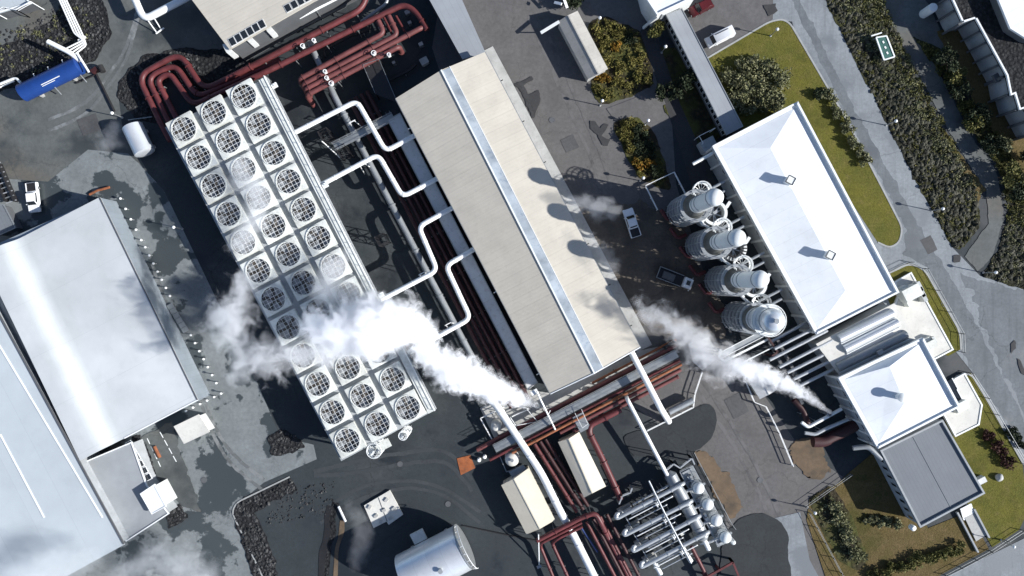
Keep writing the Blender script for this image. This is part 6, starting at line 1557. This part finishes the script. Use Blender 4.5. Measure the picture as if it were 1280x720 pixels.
def plume(name, label, pts, dens, nscale, amp, sharp, seed, off=0., voxel=.6):
    sp = [(P(x,y,z), r) for x,y,z,r in pts]; o0 = sp[0][0]
    m, nt, out = nodes('steam_'+str(seed)); g = geo(nt); f = None
    for (a, ra), (b, rb) in zip(sp, sp[1:]):
        n = nt.nodes.new('ShaderNodeGroup'); n.node_tree = CAPS; L(nt, g, n.inputs['P'])
        n.inputs['A'].default_value = a; n.inputs['AB'].default_value = b-a; n.inputs['inv'].default_value = 1/(b-a).length_squared
        n.inputs['ra'].default_value = ra; n.inputs['dr'].default_value = rb-ra
        if f is None: f = n.outputs[0]
        else:
            x = nt.nodes.new('ShaderNodeMath'); x.operation = 'MAXIMUM'; L(nt, f, x.inputs[0]); L(nt, n.outputs[0], x.inputs[1]); f = x.outputs[0]
    mp = nt.nodes.new('ShaderNodeMapping'); mp.inputs['Location'].default_value = (seed*7.3, seed*3.1, seed*1.7); L(nt, g, mp.inputs['Vector'])
    n1 = noise(nt, mp.outputs[0], nscale, 5, .58); n1.inputs['Distortion'].default_value = .6
    ma = nt.nodes.new('ShaderNodeMath'); ma.operation = 'MULTIPLY_ADD'; ma.inputs[1].default_value = amp; L(nt, n1.outputs[0], ma.inputs[0])
    L(nt, f, ma.inputs[2])
    sb = nt.nodes.new('ShaderNodeMath'); sb.operation = 'SUBTRACT'; sb.inputs[1].default_value = amp*.5+.12-off; L(nt, ma.outputs[0], sb.inputs[0])
    sh = nt.nodes.new('ShaderNodeMath'); sh.operation = 'MULTIPLY'; sh.inputs[1].default_value = sharp; sh.use_clamp = True; L(nt, sb.outputs[0], sh.inputs[0])
    mu = nt.nodes.new('ShaderNodeMath'); mu.operation = 'MULTIPLY'; mu.inputs[1].default_value = dens; L(nt, sh.outputs[0], mu.inputs[0])
    v = nt.nodes.new('ShaderNodeVolumePrincipled'); v.inputs['Color'].default_value = (.99,.993,1,1); v.inputs['Anisotropy'].default_value = .15
    L(nt, mu.outputs[0], v.inputs['Density']); L(nt, v.outputs[0], out.inputs['Volume'])
    mb = MB()
    k_ = 1.0+amp*.33
    for (a, ra), (b, rb) in zip(sp, sp[1:]):
        n = max(2, int((b-a).length/max(.3, min(ra, rb)*.5)))
        for k in range(n+1):
            t = k/n; bmesh.ops.create_icosphere(mb.bm, subdivisions=2, radius=(ra+(rb-ra)*t)*k_, matrix=Matrix.Translation(a.lerp(b, t)))
    o = mb.build(name, None, None, 0)
    rm = o.modifiers.new('fuse', 'REMESH'); rm.mode = 'VOXEL'; rm.voxel_size = voxel
    dg = bpy.context.evaluated_depsgraph_get(); me = bpy.data.meshes.new_from_object(o.evaluated_get(dg))
    o.modifiers.clear(); old = o.data; o.data = me; bpy.data.meshes.remove(old); me.materials.clear(); me.materials.append(m)
    tag(o, label, 'steam'); o['kind'] = 'stuff'
    return o
#                                                                                                            dens nscale amp sharp seed
plume('steam', 'dense white steam jet blowing west from the vent by the cream hall', [(671,507,3.2,.5),(660,502,4.,1.2),(642,496,5.2,2.1),(618,487,6.8,2.9),(592,474,8.6,3.5),(565,462,10.,3.7),(545,450,11,3.),(530,438,12,2.6)], 2.0, .72, 2.3, 2.4, 3, -.02, .4)
plume('steam', 'big bright steam cloud drifting over the cooling tower', [(528,415,12,3.),(505,405,13,4.4),(478,408,14,5.2),(450,412,14,5.2),(424,418,14,4.6),(406,414,14,3.6),(392,402,14,2.4)], 2.0, .36, 2.4, 2.2, 4, .04)
plume('steam', 'torn steam lobe hanging west of the cooling tower', [(400,440,14,3.2),(368,444,14,3.4),(342,448,14,4.2),(316,452,14,4.2),(300,440,14,3.4),(290,418,14,3.8),(287,392,14,4.4),(298,366,14,3.2),(308,344,14,1.8)], .42, .36, 3.4, 1.5, 5, -.14)
plume('steam', 'ragged thin steam under the big cloud on the fan deck', [(455,390,11,3.),(430,372,11,3.6),(405,362,11,3.2),(418,335,10.5,2.6),(430,320,10.5,1.6)], .3, .34, 2.6, 1.6, 6)
plume('steam', 'faint steam over the north fans of the cooling tower', [(298,205,9.5,2.),(305,222,9.5,2.8),(322,246,9.5,2.8),(320,276,9.5,2.2),(300,306,9.5,2.6)], .3, .38, 2.4, 1.6, 7)
plume('steam', 'narrow steam plume blowing from beside the smaller white hall', [(1037,515,4.2,.45),(1022,505,5.,.9),(1000,490,6.,1.55),(978,477,7.,2.),(952,466,8.,2.4),(925,460,9.,2.5)], 1.3, .75, 2.6, 2.2, 8, -.08, .4)
plume('steam', 'soft grey tail of the narrow plume over the concrete slab', [(930,460,9,3.),(900,454,10,3.8),(882,440,10.5,4.),(868,424,11,3.6),(850,412,11.5,3.2),(826,398,12,2.8),(800,380,12,2.2)], .34, .45, 3.4, 1.5, 9, -.1)
plume('steam', 'faint steam wisp over the grey yard nearest the cream hall eave', [(712,250,10,1.2),(735,255,10,2.4),(752,260,10,2.6),(772,262,10,1.2)], .16, .5, 2.6, 1.6, 10, 0, .5)
plume('steam', 'faint steam wisp over the shaded yard south of the first wisp', [(738,298,10,1.2),(752,315,10,2.),(766,328,10,2.),(764,344,10,1.2)], .12, .5, 2.6, 1.6, 11, 0, .5)
plume('steam', 'steam haze above the bottom edge left of the lava bed', [(150,716,8,2.6),(195,700,8,3.6),(232,706,8,4.),(262,716,8,3.),(215,735,8,4.)], .13, .36, 2.6, 1.6, 12)
plume('steam', 'steam wisps creeping over the silver roof in the lower left corner', [(0,740,12,4.),(40,722,12,4.4),(80,708,12,3.6),(110,700,12,2.6)], .1, .3, 2.6, 1.6, 13)
plume('steam', 'faint vapour rising from the trench head beside the concrete pad', [(436,634,2.,1.2),(450,650,2.6,2.2),(455,668,2.6,2.2),(446,700,2.6,2.)], .07, .5, 2.6, 1.6, 14, 0, .5)
plume('steam', 'faint vapour beside the short silver tank', [(146,160,2.6,1.4),(132,178,2.6,2.),(148,180,2.6,1.4)], .12, .5, 2.6, 1.6, 15, 0, .5)
